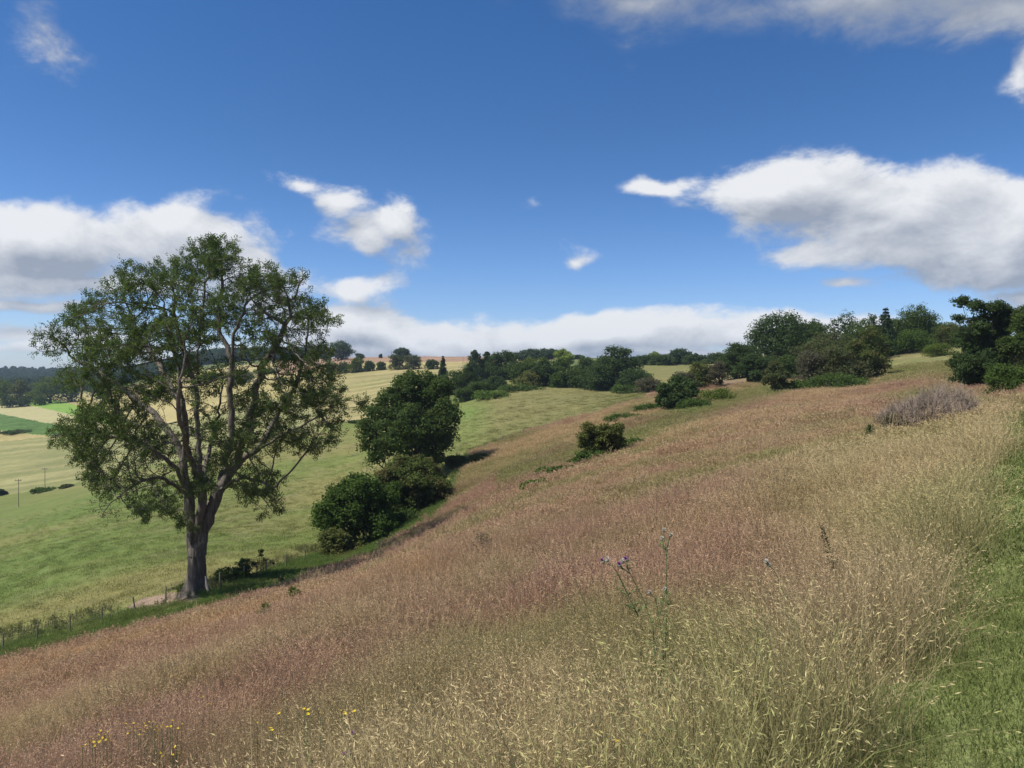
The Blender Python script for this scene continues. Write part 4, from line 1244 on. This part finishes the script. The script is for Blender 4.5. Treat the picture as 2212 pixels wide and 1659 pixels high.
def scatter(name, label, cat, objs, P, idx, rot, scl, tint, kind='stuff'):
    """one object whose geometry nodes set an item of objs at every point"""
    lib = bpy.data.collections.new(name + '_kinds')
    for k, o in enumerate(objs):
        o.name = '%s_kind_%02d' % (name, k); lib.objects.link(o)
    me = bpy.data.meshes.new(name)
    me.vertices.add(len(P)); me.vertices.foreach_set('co', np.asarray(P, np.float32).ravel())
    for nm, ty, arr, key in (('idx', 'INT', np.asarray(idx, np.int32), 'value'), ('rot', 'FLOAT_VECTOR', np.asarray(rot, np.float32), 'vector'), ('scl', 'FLOAT_VECTOR', np.asarray(scl, np.float32), 'vector')):
        at = me.attributes.new(nm, ty, 'POINT'); at.data.foreach_set(key, arr.ravel())
    at = me.attributes.new('tint', 'FLOAT_COLOR', 'POINT')
    at.data.foreach_set('color', np.concatenate([np.asarray(tint, np.float32), np.ones((len(P), 1), np.float32)], 1).ravel())
    o = link(name, me)
    ng = bpy.data.node_groups.new(name + '_scatter', 'GeometryNodeTree')
    ng.interface.new_socket('Geometry', in_out='INPUT', socket_type='NodeSocketGeometry')
    ng.interface.new_socket('Geometry', in_out='OUTPUT', socket_type='NodeSocketGeometry')
    a = ng.nodes.new('NodeGroupInput'); b = ng.nodes.new('NodeGroupOutput')
    ci = ng.nodes.new('GeometryNodeCollectionInfo'); ci.inputs['Collection'].default_value = lib
    ci.inputs['Separate Children'].default_value = True; ci.inputs['Reset Children'].default_value = True
    ip = ng.nodes.new('GeometryNodeInstanceOnPoints'); ip.inputs['Pick Instance'].default_value = True

    def na(nm, ty):
        n = ng.nodes.new('GeometryNodeInputNamedAttribute'); n.data_type = ty; n.inputs['Name'].default_value = nm
        return n.outputs[0]
    ng.links.new(a.outputs[0], ip.inputs['Points']); ng.links.new(ci.outputs[0], ip.inputs['Instance'])
    ng.links.new(na('idx', 'INT'), ip.inputs['Instance Index']); ng.links.new(na('rot', 'FLOAT_VECTOR'), ip.inputs['Rotation'])
    ng.links.new(na('scl', 'FLOAT_VECTOR'), ip.inputs['Scale'])
    ng.links.new(ip.outputs[0], b.inputs[0])
    md = o.modifiers.new('scatter', 'NODES'); md.node_group = ng
    tag(o, label, cat, kind=kind)
    return o


GM = grass_material()
rngG = np.random.default_rng(5)


def polar_points(dens, r0, r1, half=47.0):
    """random ground points between r0 and r1 metres ahead, dens per square metre"""
    area = R(half) * (r1 * r1 - r0 * r0)
    n = int(area * dens)
    t = rngG.uniform(-R(half), R(half), n); r = np.sqrt(rngG.uniform(r0 * r0, r1 * r1, n))
    x, y = r * np.sin(t), r * np.cos(t)
    z = hgt(x, y)
    return x, y, z, zone_of(x, y, z), r


def grow():
    K = []
    kinds = {}

    def reg(key, objs):
        kinds[key] = list(range(len(K), len(K) + len(objs))); K.extend(objs)
    reg('near_brome', [tuft('t', GM, 10 + i, 78, 56, .27, .38, .70, .0018, .11, .0036, .32, blade_h=.54) for i in range(5)])
    reg('near_bent', [tuft('t', GM, 20 + i, 66, 50, .27, .38, .64, .0016, .17, .0024, .22, 'bent', .40) for i in range(4)])
    reg('mid_brome', [tuft('t', GM, 30 + i, 60, 42, .36, .38, .66, .0036, .12, .0068, .32) for i in range(4)])
    reg('mid_bent', [tuft('t', GM, 40 + i, 56, 38, .36, .38, .62, .0034, .18, .0052, .20, 'bent', .40) for i in range(4)])
    reg('far_brome', [tuft('t', GM, 50 + i, 44, 34, .70, .36, .58, .011, .14, .022, .26) for i in range(4)])
    reg('far_bent', [tuft('t', GM, 60 + i, 44, 30, .70, .36, .56, .010, .20, .018, .2, 'bent', .38) for i in range(4)])
    reg('lawn', [tuft('t', GM, 70 + i, 0, 130, .24, .1, .2, .0026, .0, .0, blade_h=.055) for i in range(4)])
    reg('lawn_far', [tuft('t', GM, 76 + i, 0, 90, .42, .1, .2, .007, .0, .0, blade_h=.07) for i in range(3)])
    reg('lush', [tuft('t', GM, 80 + i, 10, 60, .60, .4, .6, .012, .14, .02, blade_h=.58) for i in range(3)])
    reg('turf', [tuft('t', GM, 86 + i, 6, 60, .95, .12, .22, .013, .08, .016, blade_h=.13) for i in range(4)])
    reg('tall', [tuft('t', GM, 92 + i, 7, 0, .22, .62, .88, .0030, .14, .0065, .25) for i in range(3)])
    reg('weed', [tuft('t', GM, 96 + i, 9, 10, .30, .5, .95, .018, .30, .05, .10, 'bent', .45) for i in range(2)])

    def emit(name, label, sets):
        P, I, Ro, S, T = [], [], [], [], []
        for x, y, z, keys, sc_, tint in sets:
            n = len(x)
            P.append(np.stack([x, y, z], 1)); I.append(keys)
            Ro.append(np.stack([rngG.normal(0, .06, n), rngG.normal(0, .06, n), rngG.normal(0, .9, n)], 1))
            S.append(np.stack([sc_ * rngG.uniform(.85, 1.15, n), sc_ * rngG.uniform(.85, 1.15, n), sc_ * rngG.uniform(.75, 1.2, n)], 1))
            T.append(np.clip(tint * 1.26 * rngG.uniform(.86, 1.14, (n, 1)), 0, 1))
        I = np.concatenate(I)
        used = sorted(set(I.tolist())); mp = {k: i for i, k in enumerate(used)}
        objs = [K[k].copy() for k in used]
        scatter(name, label, 'grass', objs, np.concatenate(P), [mp[k] for k in I], np.concatenate(Ro), np.concatenate(S), np.concatenate(T))

    pick = lambda key, n: rngG.choice(kinds[key], n)
    M, PA, VG, PS = [], [], [], []
    for (dens, r0, r1, lod, k) in ((26, 2.0, 8.5, 'near', 1.0), (12, 8.5, 22, 'mid', 1.0), (5.0, 22, 45, 'far', .75), (2.6, 45, 130, 'far', 1.0)):
        x, y, z, zn, r = polar_points(dens, r0, r1)
        m = (zn == 0)
        if r1 > 100: m &= (np.hypot(x, y) < 128)
        xx, yy, zz, rr = x[m], y[m], z[m], r[m]
        c = meadow_colour(xx, yy, zz)
        redness = np.clip((c[:, 0] / np.maximum(c[:, 1], .01) - 1.35) / .45, 0, 1)
        keys = np.where(rngG.random(len(xx)) < redness * .85 + .08, pick(lod + '_bent', len(xx)), pick(lod + '_brome', len(xx)))
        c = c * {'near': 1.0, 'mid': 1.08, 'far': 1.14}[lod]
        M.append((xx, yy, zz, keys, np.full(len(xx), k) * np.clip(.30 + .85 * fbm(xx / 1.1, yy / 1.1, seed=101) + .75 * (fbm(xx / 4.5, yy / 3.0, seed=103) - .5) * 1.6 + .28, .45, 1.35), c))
    x, y, z, zn, r = polar_points(6.5, 28, 125)
    m = (zn == 2); xx, yy, zz = x[m], y[m], z[m]; n = len(xx)
    VG.append((xx, yy, zz, pick('lush', n), np.full(n, .62) * np.clip(.5 + fbm(xx / 2., yy / 2., seed=133), .6, 1.3), ground_colour(2, xx, yy, zz) * 1.15))
    # taller pale stems in drifts
    x, y, z, zn, r = polar_points(3.2, 3.5, 40)
    dr = fbm(x / 2.6, y / 2.6, seed=111)
    m = (zn == 0) & (rngG.random(len(x)) < np.clip((dr - .50) * 5, .04, 1)) & (r > 4)
    M.append((x[m], y[m], z[m], pick('tall', m.sum()), np.clip(.75 + r[m] / 60, .75, 1.3), np.tile(C3(.46, .35, .20), (m.sum(), 1))))
    # mown path
    for dens, r0, r1, key in ((120, 1.6, 7, 'lawn'), (40, 7, 40, 'lawn_far')):
        x, y, z, zn, r = polar_points(dens, r0, r1)
        m = zn == 1; n = m.sum()
        PA.append((x[m], y[m], z[m], pick(key, n), np.ones(n), ground_colour(1, x[m], y[m], z[m]) * 1.05))
    # pasture turf and the weeds along the fence
    x, y, z, zn, r = polar_points(1.6, 42, 210, 38)
    m = (zn == 3) & (rngG.random(len(x)) < np.clip((215 - r) / 120, 0, 1)); n = m.sum()
    PS.append((x[m], y[m], z[m], pick('turf', n), .6 + .9 * fbm(x[m] / 3., y[m] / 3., seed=121), ground_colour(3, x[m], y[m], z[m]) * 1.1))
    x, y, z, zn, r = polar_points(2.2, 40, 110, 36)
    u, v = px(x, y, z)
    vl = np.interp(u, VERGE[:, 0], VERGE[:, 1])
    m = (np.abs(v - vl + 6) < 16) & (zn != 0) & (u < 1000) & (fbm(x / 3., y / 3., seed=131) > .48); n = m.sum()
    VG.append((x[m], y[m], z[m], pick('weed', n), np.full(n, .58), np.tile(C3(.10, .105, .045), (n, 1))))
    emit('meadow_grass', 'tall reddish and straw-coloured meadow grass over the whole slope', M)
    emit('path_grass', 'short green grass of the mown path at the right', PA)
    emit('verge_grass', 'lush dark green grass and dock stalks along the fence', VG)
    emit('pasture_grass', 'short green and tawny pasture turf beyond the fence', PS)


grow()


def woodland():
    """far wooded hill on the left: one mass of crowns"""
    rng = np.random.default_rng(8)
    objs = []
    for k in range(4):
        L, _ = lobes_for('round', 11, 12, rng)
        V, Q, tn, _p = crown_leaves(L, 520, 1.9, rng)
        objs.append(bpy.data.objects.new('w', np_mesh('w', V, Q, LM['blue'], False, fattr={'tone': tn})))
    n = 14000
    t = rng.uniform(R(-41), R(-14), n); r = np.sqrt(rng.uniform(830 ** 2, 2000 ** 2, n))
    x, y = r * np.sin(t), r * np.cos(t)
    z = hgt(x, y)
    u, v = px(x, y, z)
    m = (v < 858) & ~((u > 420) & (r > 1500)) & (rng.random(n) < np.clip((2050 - r) / 500, .25, 1))
    x, y, z = x[m], y[m], z[m]; n = len(x)
    s = rng.uniform(.8, 1.35, n)
    scatter('woodland', 'dark bluish wood covering the far hill at the left', 'wood', objs, np.stack([x, y, z - 1], 1), rng.integers(0, 4, n),
            np.stack([np.zeros(n), np.zeros(n), rng.uniform(0, 6.28, n)], 1), np.stack([s, s, s * rng.uniform(.8, 1.1, n)], 1), np.ones((n, 3)))


woodland()

# ------------------------------------------------------------------ fence, poles, gorse, flowers
def top_at(u, v, h, y0=2.0, y1=60.0):
    """ground point in column u where something h high ends at row v"""
    ys = np.exp(np.linspace(math.log(y0), math.log(y1), 500))
    xs = (u - U0) / F * ys
    zs = hgt(xs, ys)
    vv = V0 - F * (zs + h - EYE) / ys
    k = int(np.argmax(vv <= v))
    return float(xs[k]), float(ys[k]), float(zs[k])


POST = plain_material('weathered_wood', (.23, .20, .16), .9, .3, 9)
WIRE = plain_material('fence_wire', (.25, .25, .25), .5, .1, 4, .5)


def post_mesh(h, r, seed):
    rng = np.random.default_rng(seed)
    a = np.arange(7) * 2 * math.pi / 7
    V = []
    for z, k in ((-.25, 1.0), (h * .5, .97), (h * .97, .92), (h, .6)):
        V.append(np.stack([np.cos(a) * r * k + rng.normal() * .006, np.sin(a) * r * k, np.full(7, z) + (rng.normal(size=7) * .01 if z == h else 0)], 1))
    V = np.concatenate(V); i = np.arange(28).reshape(4, 7)
    Q = np.stack([i[:-1], np.roll(i[:-1], -1, 1), np.roll(i[1:], -1, 1), i[1:]], -1).reshape(-1, 4)
    cap = np.array([[21, 22, 23, 24], [21, 24, 25, 26]])
    return np_mesh('post', V, np.concatenate([Q, cap]), POST, False)


def fence(label, spots, h, r):
    pts = [ground_uv(u, v, 30, 200) for u, v in spots]
    root = empty('wire_fence', pts[0]); tag(root, label, 'fence')
    mes = [post_mesh(h, r, 700 + k) for k in range(3)]
    rng = np.random.default_rng(4)
    o0 = np.array(pts[0])
    tops = []
    for k, p in enumerate(pts):
        o = link('post', mes[k % 3], root, tuple(np.array(p) - o0))
        o.rotation_euler = (rng.normal() * .05, rng.normal() * .05, rng.uniform(0, 6))
        tops.append(np.array(p) - o0)
    for f in (.45, .72, .95):
        P = np.array(tops) + np.array([0, 0, h * f])
        tv, tq = tubes([(P, np.full(len(P), .003), 4)])
        link('wire', np_mesh('wire', tv, tq, WIRE, True), root)


fence('weathered post and wire fence passing below the big ash',
      [(-70, 1428), (6, 1406), (80, 1386), (151, 1367), (220, 1348), (293, 1326), (357, 1305), (475, 1272), (524, 1256), (575, 1240), (617, 1226), (660, 1212)], 1.12, .05)
fence('far post and wire fence along the top of the brown slope', [(1045, 972), (1085, 955), (1130, 940), (1180, 925), (1230, 911), (1285, 897), (1340, 880), (1390, 866)], 1.0, .05)


def power_pole(label, u, y, h, r=.09, arm=1.7):
    loc = ground_at(u, y)
    root = empty('power_pole', loc); tag(root, label, 'pole')
    tv, tq = tubes([(np.array([[0, 0, -.4], [0, 0, h * .5], [.02, 0, h]]), np.array([r, r * .88, r * .75]), 8)])
    link('shaft', np_mesh('shaft', tv, tq, POST, True), root)
    if arm:
        z = h - .35
        V = np.array([(sx * arm / 2, sy * .07, z + sz * .08) for sx in (-1, 1) for sy in (-1, 1) for sz in (-1, 1)]) + [0, -.2, 0]
        Q = np.array([(0, 1, 3, 2), (4, 6, 7, 5), (0, 4, 5, 1), (2, 3, 7, 6), (1, 5, 7, 3), (0, 2, 6, 4)])
        link('crossarm', np_mesh('crossarm', V, Q, POST), root)
        me = None
        for sx in (-.85, 0, .85):
            tv, tq = tubes([(np.array([[0, 0, 0], [0, 0, .1], [0, 0, .16], [0, 0, .3]]), np.array([.03, .09, .09, .03]), 7)])
            me = me or np_mesh('insulator', tv, tq, plain_material('porcelain', (.35, .30, .27), .3, .05), True)
            link('insulator', me, root, (sx * arm / 2, -.2, z + .08))


power_pole('nearer power pole standing out in the green pasture at the left', 40, 200, 7.4)
power_pole('second power pole behind the low hedge at the left', 97, 228, 5.8)
power_pole('thin pole on the ploughed skyline left of the umbrella-shaped oak', 845, 500, 5.4, .16, 0)
power_pole('thin pole on the skyline left of the spruces', 1000, 330, 6.2, .10, 0)


def gorse():
    rng = np.random.default_rng(61)
    loc = ground_at(2005, 29.5)
    root = empty('dead_gorse', loc); tag(root, 'grey leafless gorse mound with purplish stems by the path', 'bush')
    s = 29.5 / F
    mounds = [(-66, .0, 26, 44), (-40, .3, 34, 56), (-6, 0, 40, 76), (30, .2, 40, 88), (58, -.2, 30, 84), (14, -.5, 40, 62)]
    red, grey = [], []
    for (mu, dy, ru, hv) in mounds:
        for k in range(330):
            a = rng.uniform(0, 6.28); q = math.sqrt(rng.random())
            b = np.array([mu * s + math.cos(a) * q * ru * s * .7, dy + math.sin(a) * q * .55, .0])
            e = np.array([mu * s + math.cos(a) * q * ru * s * 1.25 + .12 * rng.normal(), dy + math.sin(a) * q * 1.0 + rng.normal() * .1, hv * s * (1.0 - .55 * q * q) * rng.uniform(.78, 1.06)])
            m = (b + e) / 2 + np.array([0, 0, .22]) + rng.normal(size=3) * .08
            c = bez(b, m, e, 5)
            red.append((c[:4], np.array([.012, .010, .008, .006]), 3))
            for j in range(5):
                st = c[rng.integers(2, 5)]
                d = (e - m) * .3 + rng.normal(size=3) * .22 + np.array([0, 0, .16])
                grey.append((np.array([st, st + d * .5, st + d * .75 + rng.normal(size=3) * .03]), np.array([.007, .005, .003]), 3))
    tv, tq = tubes(red)
    link('stems', np_mesh('gorse_stems', tv, tq, plain_material('gorse_stem', (.12, .072, .062), .9, .3)), root)
    tv, tq = tubes(grey)
    link('twigs', np_mesh('gorse_twigs', tv, tq, plain_material('gorse_twig', (.24, .19, .15), .9, .3)), root)


gorse()
plant('gorse_bush', 'brown and dark gorse sprawling left of the grey gorse mound', 'bush', 1925, 29, 884, 62, 'bush', 'grey', 4200, .055, 62, stems=6, r0=.03, aspect=.3, rc=.16)
plant('gorse_bush', 'small dark green gorse at the left tip of the gorse', 'bush', 1881, 28, 914, 28, 'bush', 'deep', 2200, .05, 63, stems=4, r0=.02, aspect=.3, rc=.12)
plant('sapling', 'spindly young thorn with arching branches by the fence', 'tree', 557, 56.5, 1192, 76, 'thorn', 'mid', 900, .13, 64, r0=.06, rc=.22, fill=0, twigs=60, thin=.3,
      lobes=[(558, 1200, 6, 9), (575, 1212, 12, 5), (535, 1210, 14, 5), (522, 1220, 9, 6), (548, 1222, 12, 5), (590, 1212, 6, 4)])
plant('sapling', 'smaller bushy thorn just left of the spindly young one', 'tree', 527, 55.5, 1214, 40, 'bush', 'mid', 900, .12, 65, r0=.03, rc=.2, stems=2, twigs=20)
plant('nettle_patch', 'dark nettles at the left foot of the big ash', 'nettles', 398, 53, 1262, 36, 'bush', 'mid', 1600, .14, 66, stems=3, r0=.02, part='leaves')
plant('nettle_patch', 'nettles and docks right of the big ash along the fence', 'nettles', 500, 55, 1.0, 90, 'bush', 'mid', 2600, .14, 67, stems=3, r0=.02, part='leaves')
plant('bracken_clump', 'upper of two small bracken tufts in the brown grass', 'bracken', 636, 24, 1.0, 36, 'bush', 'olive', 420, .09, 68, stems=3, r0=.01, aspect=.35, part='fronds')
plant('bracken_clump', 'lower of two small bracken tufts in the brown grass', 'bracken', 572, 22, .8, 34, 'bush', 'olive', 380, .085, 69, stems=3, r0=.01, aspect=.35, part='fronds')
plant('teasel_clump', 'grey-green knapweed clump alone in the pink grass', 'plant', 1046, 19, .95, 54, 'bush', 'grey', 900, .05, 70, stems=9, r0=.012, aspect=.4, part='leaves', fill=0)

STEM = plain_material('thistle_stem', (.13, .17, .07), .8, .3, 20)
LEAFT = plain_material('thistle_leaf', (.12, .18, .055), .8, .35, 20)
BUR = plain_material('thistle_bur', (.22, .24, .17), .85, .35, 60)
PURPLE = plain_material('thistle_floret', (.30, .10, .36), .75, .35, 60)
DOWN = plain_material('thistle_down', (.62, .58, .50), .9, .2, 40)
DOCK = plain_material('dock_seed', (.085, .060, .035), .9, .35, 40)
YELLOW = plain_material('yellow_petal', (.78, .58, .03), .7, .12, 60)


def flower_head(root, c, r, kind, rng, up):
    """a bur with a brush of florets, facing up"""
    up = up / np.linalg.norm(up)
    prof = np.array([-.9, -.6, -.1, .4, .75]) * r
    rr = np.array([.25, .75, 1.0, .85, .55]) * r
    tv, tq = tubes([(c[None] + up[None] * prof[:, None], rr, 9)])
    hd = link('bur', np_mesh('bur', tv, tq, BUR, True), root)
    n = 46
    d = up[None] * 1.0 + rng.normal(size=(n, 3)) * (.38 if kind == 'purple' else .55)
    d /= np.linalg.norm(d, axis=1, keepdims=True)
    ch = [(np.array([c + up * r * .5, c + up * r * .5 + d[k] * r * rng.uniform(1.1, 1.7)]), np.array([r * .16, r * .10]), 3) for k in range(n)]
    tv, tq = tubes(ch)
    link('florets' if kind == 'purple' else 'down', np_mesh('florets', tv, tq, PURPLE if kind == 'purple' else DOWN), hd)


def thistle(label, y, lines, heads, leaves=26, r=.0042, name='thistle', seed=0, bur=.0125):
    """stems and heads drawn where they stand, at distance y; lines: lists of (u, v)"""
    rng = np.random.default_rng(seed)
    u0, v0 = lines[0][0]
    base = np.array([(u0 - U0) / F * y, y, 0.]); base[2] = h1(base[0], base[1])

    def P(u, v, k=0): return np.array([(u - U0) / F * y, y + k, EYE - (v - V0) / F * y]) - base
    root = empty(name, tuple(base)); tag(root, label, 'thistle' if name == 'thistle' else 'plant')
    ch, lv = [], []
    for i, ln in enumerate(lines):
        pts = np.array([P(u, v, rng.normal() * .015) for u, v in ln])
        if i == 0: pts = np.concatenate([[[pts[0][0], 0, -.05]], pts[0:]])
        ch.append((pts, np.linspace(r, r * .55, len(pts)), 6))
        seg = np.linalg.norm(np.diff(pts, axis=0), axis=1); cum = np.concatenate([[0], np.cumsum(seg)])
        for k in range(int(leaves * cum[-1] / .6)):
            t = rng.uniform(.05, .92) * cum[-1]
            p = np.array([np.interp(t, cum, pts[:, a]) for a in range(3)])
            L = rng.uniform(.03, .10) * (1.25 - .9 * t / cum[-1])
            az = rng.uniform(0, 6.28)
            d = np.array([math.cos(az), math.sin(az), .55]); d /= np.linalg.norm(d)
            sd = np.cross(d, [0, 0, 1.]); sd /= np.linalg.norm(sd)
            for f in (0, 1, 2):       # toothed blade: three narrowing lobes
                q = p + d * L * f * .33
                w = L * .17 * (1 - .25 * f)
                lv.append(np.array([q, q + sd * w + d * L * .3, q + d * L * .42 + [0, 0, -.01], q - sd * w + d * L * .3]))
    tv, tq = tubes(ch)
    link('stem', np_mesh('thistle_stem', tv, tq, STEM, True), root)
    if lv:
        lv = np.concatenate(lv)
        link('leaves', np_mesh('thistle_leaves', lv, np.arange(len(lv)).reshape(-1, 4), LEAFT), root)
    for (u, v, kind) in heads:
        flower_head(root, P(u, v), bur, kind, rng, np.array([rng.normal() * .3 - .25, -.15, 1.0]))
    return root, P, rng


thistle('tall thistle with two purple flowers leaning left in the near grass', 4.7,
        [[(1425, 1600), (1421, 1500), (1415, 1420), (1409, 1350), (1392, 1300), (1370, 1256), (1352, 1222)], [(1423, 1470), (1436, 1420), (1441, 1372), (1441, 1330)],
         [(1378, 1330), (1352, 1276), (1334, 1238), (1322, 1222), (1308, 1216)], [(1362, 1240), (1348, 1230), (1341, 1222)], [(1358, 1234), (1354, 1216)]],
        [(1303, 1214, 'purple'), (1339, 1222, 'purple'), (1354, 1210, 'purple'), (1345, 1214, 'down'), (1312, 1211, 'down')], seed=1)
thistle('pale thistle gone to down, standing right of the tall purple one', 6.2,
        [[(1440, 1380), (1440, 1300), (1439, 1240), (1438, 1190), (1434, 1150)], [(1438, 1200), (1444, 1172), (1448, 1160)], [(1438, 1190), (1431, 1168)]],
        [(1434, 1146, 'down'), (1449, 1157, 'down'), (1430, 1164, 'down')], seed=2, leaves=34)
thistle('thistle with a single white downy head leaning left near the dark stalk', 5.0,
        [[(1716, 1400), (1704, 1320), (1690, 1270), (1672, 1232), (1658, 1218)]], [(1655, 1215, 'down'), (1661, 1222, 'down')], seed=3, leaves=10)
thistle('thistle with white tufts low beside the tall purple one', 5.6, [[(1432, 1400), (1424, 1340), (1418, 1296), (1405, 1284)], [(1424, 1330), (1436, 1290), (1438, 1278)]],
        [(1403, 1281, 'down'), (1437, 1274, 'down')], seed=4, leaves=20, bur=.012)
thistle('knapweed with a purple head, upper of the two at the bottom edge', 4.6, [[(790, 1700), (775, 1640), (766, 1605), (762, 1592)]], [(761, 1588, 'purple')], seed=5, leaves=14, name='knapweed')
thistle('knapweed with twin purple heads, lower of the two at the bottom edge', 4.3, [[(775, 1740), (768, 1670), (758, 1642), (752, 1634)], [(768, 1670), (752, 1646), (744, 1636)]],
        [(754, 1632, 'purple'), (745, 1633, 'purple')], seed=6, leaves=14, name='knapweed')
dk, DP, drng = thistle('dark seeded dock stalk standing in the near straw grass', 5.6, [[(1822, 1330), (1812, 1262), (1800, 1220), (1788, 1178), (1776, 1140)]], [], seed=7, leaves=0, name='dock_stalk', r=.004)
cn = []
for k in range(260):
    t = drng.random() ** .8
    c = DP(np.interp(t, [0, 1], [1804, 1774]), np.interp(t, [0, 1], [1232, 1136]))
    cn.append(c + drng.normal(size=3) * (.006 + .014 * math.sin(math.pi * min(1, .25 + t * .75))))
V, Q = leaf_quads(np.array(cn), drng.normal(size=(260, 3)), drng.uniform(.008, .016, 260), .8, drng)
link('seeds', np_mesh('dock_seeds', V, Q, DOCK), dk)
dk.children[0].data.materials[0] = DOCK

# yellow hawkbits: (u, v) of each flower
HAWK = [(178, 1613), (186, 1608), (193, 1600), (201, 1604), (208, 1598), (205, 1611), (215, 1602), (222, 1594), (229, 1598), (236, 1592), (240, 1600), (219, 1578), (226, 1587), (212, 1588), (234, 1581), (198, 1592),
        (272, 1564), (281, 1572), (276, 1585), (290, 1580), (296, 1570), (303, 1577), (310, 1562), (315, 1569), (319, 1575), (312, 1580), (326, 1573), (330, 1559), (337, 1568), (343, 1578), (349, 1572), (340, 1585),
        (352, 1566), (361, 1571), (369, 1569), (372, 1558), (384, 1574), (393, 1563), (300, 1588), (322, 1560), (288, 1563), (334, 1577)]
HAWK2 = [(437, 1505), (454, 1520), (457, 1522), (601, 1536), (603, 1543), (657, 1532), (666, 1534), (665, 1542), (620, 1512), (737, 1536), (744, 1541), (766, 1537), (584, 1574), (588, 1579), (555, 1562), (692, 1540),
         (344, 1628), (352, 1634), (372, 1632), (387, 1626), (380, 1612)]
HAWK3 = [(1286, 1584), (1299, 1580), (1327, 1595), (1333, 1603), (1204, 1614), (1206, 1650), (1432, 1589), (1394, 1578), (1215, 1610)]


def hawkbit_parts():
    a = np.arange(14) * 2 * math.pi / 14
    V = [[0, 0, .004]]; Q = []
    for k in range(14):
        r1 = .0155 * (1 + .12 * math.sin(k * 5.1))
        V += [[.004 * math.cos(a[k] - .2), .004 * math.sin(a[k] - .2), .004], [r1 * math.cos(a[k] - .16), r1 * math.sin(a[k] - .16), .009 + .002 * (k % 3)], [r1 * math.cos(a[k] + .16), r1 * math.sin(a[k] + .16), .009 + .002 * (k % 2)]]
        Q.append((0, 1 + 3 * k, 2 + 3 * k, 3 + 3 * k))
    fl = np_mesh('hawkbit_petals', np.array(V), np.array(Q), YELLOW)
    tv, tq = tubes([(np.array([[0, 0, -.02], [.01, .0, .2], [.0, .01, .4], [0, 0, .56]]), np.array([.002, .0018, .0016, .0022]), 5)])
    return fl, np_mesh('hawkbit_stalk', tv, tq, STEM, True)


HF, HS = hawkbit_parts()
rngH = np.random.default_rng(3)
for lst, lab, grp in ((HAWK, 'small yellow hawkbit flower in the dense patch at the lower left', 'hawkbits of the dense yellow patch'),
                      (HAWK2, 'small yellow hawkbit flower scattered right of the dense yellow patch', 'scattered hawkbits left of centre'),
                      (HAWK3, 'small yellow hawkbit flower near the foot of the tall purple thistle', 'hawkbits near the tall thistle')):
    for u, v in lst:
        hh = .66 if lst is HAWK3 else .78
        x, y, z = top_at(u, v, hh)
        o = empty('hawkbit', (x, y, z), rngH.uniform(0, 6)); tag(o, lab, 'flower', grp)
        st = link('stalk', HS, o); st.scale = (1, 1, hh / .565)
        f = link('petals', HF, o, (0, 0, hh - .005)); f.rotation_euler = (rngH.normal() * .35 + .25, rngH.normal() * .35, 0); k = rngH.uniform(.5, .85) * (.75 if lst is HAWK3 else 1); f.scale = (k, k, k)

# ------------------------------------------------------------------ summer haze
def haze():
    m = bpy.data.materials.new('haze'); m.use_nodes = True
    nt = m.node_tree; nt.nodes.clear()
    out = nt.nodes.new('ShaderNodeOutputMaterial')
    pv = nt.nodes.new('ShaderNodeVolumePrincipled')
    pv.inputs['Color'].default_value = (.62, .78, 1.0, 1)
    pv.inputs['Density'].default_value = .00013
    pv.inputs['Anisotropy'].default_value = 0.0
    nt.links.new(pv.outputs[0], out.inputs['Volume'])
    S, z0, z1 = 7800.0, -260.0, 130.0
    V = np.array([(x, y, z) for x in (-S, S) for y in (-S, S) for z in (z0, z1)])
    Q = np.array([(0, 1, 3, 2), (4, 6, 7, 5), (0, 4, 5, 1), (2, 3, 7, 6), (1, 5, 7, 3), (0, 2, 6, 4)])
    o = link('haze', np_mesh('haze', V, Q, m))
    tag(o, 'thin blue summer haze over the whole valley', 'haze', kind='stuff')


haze()
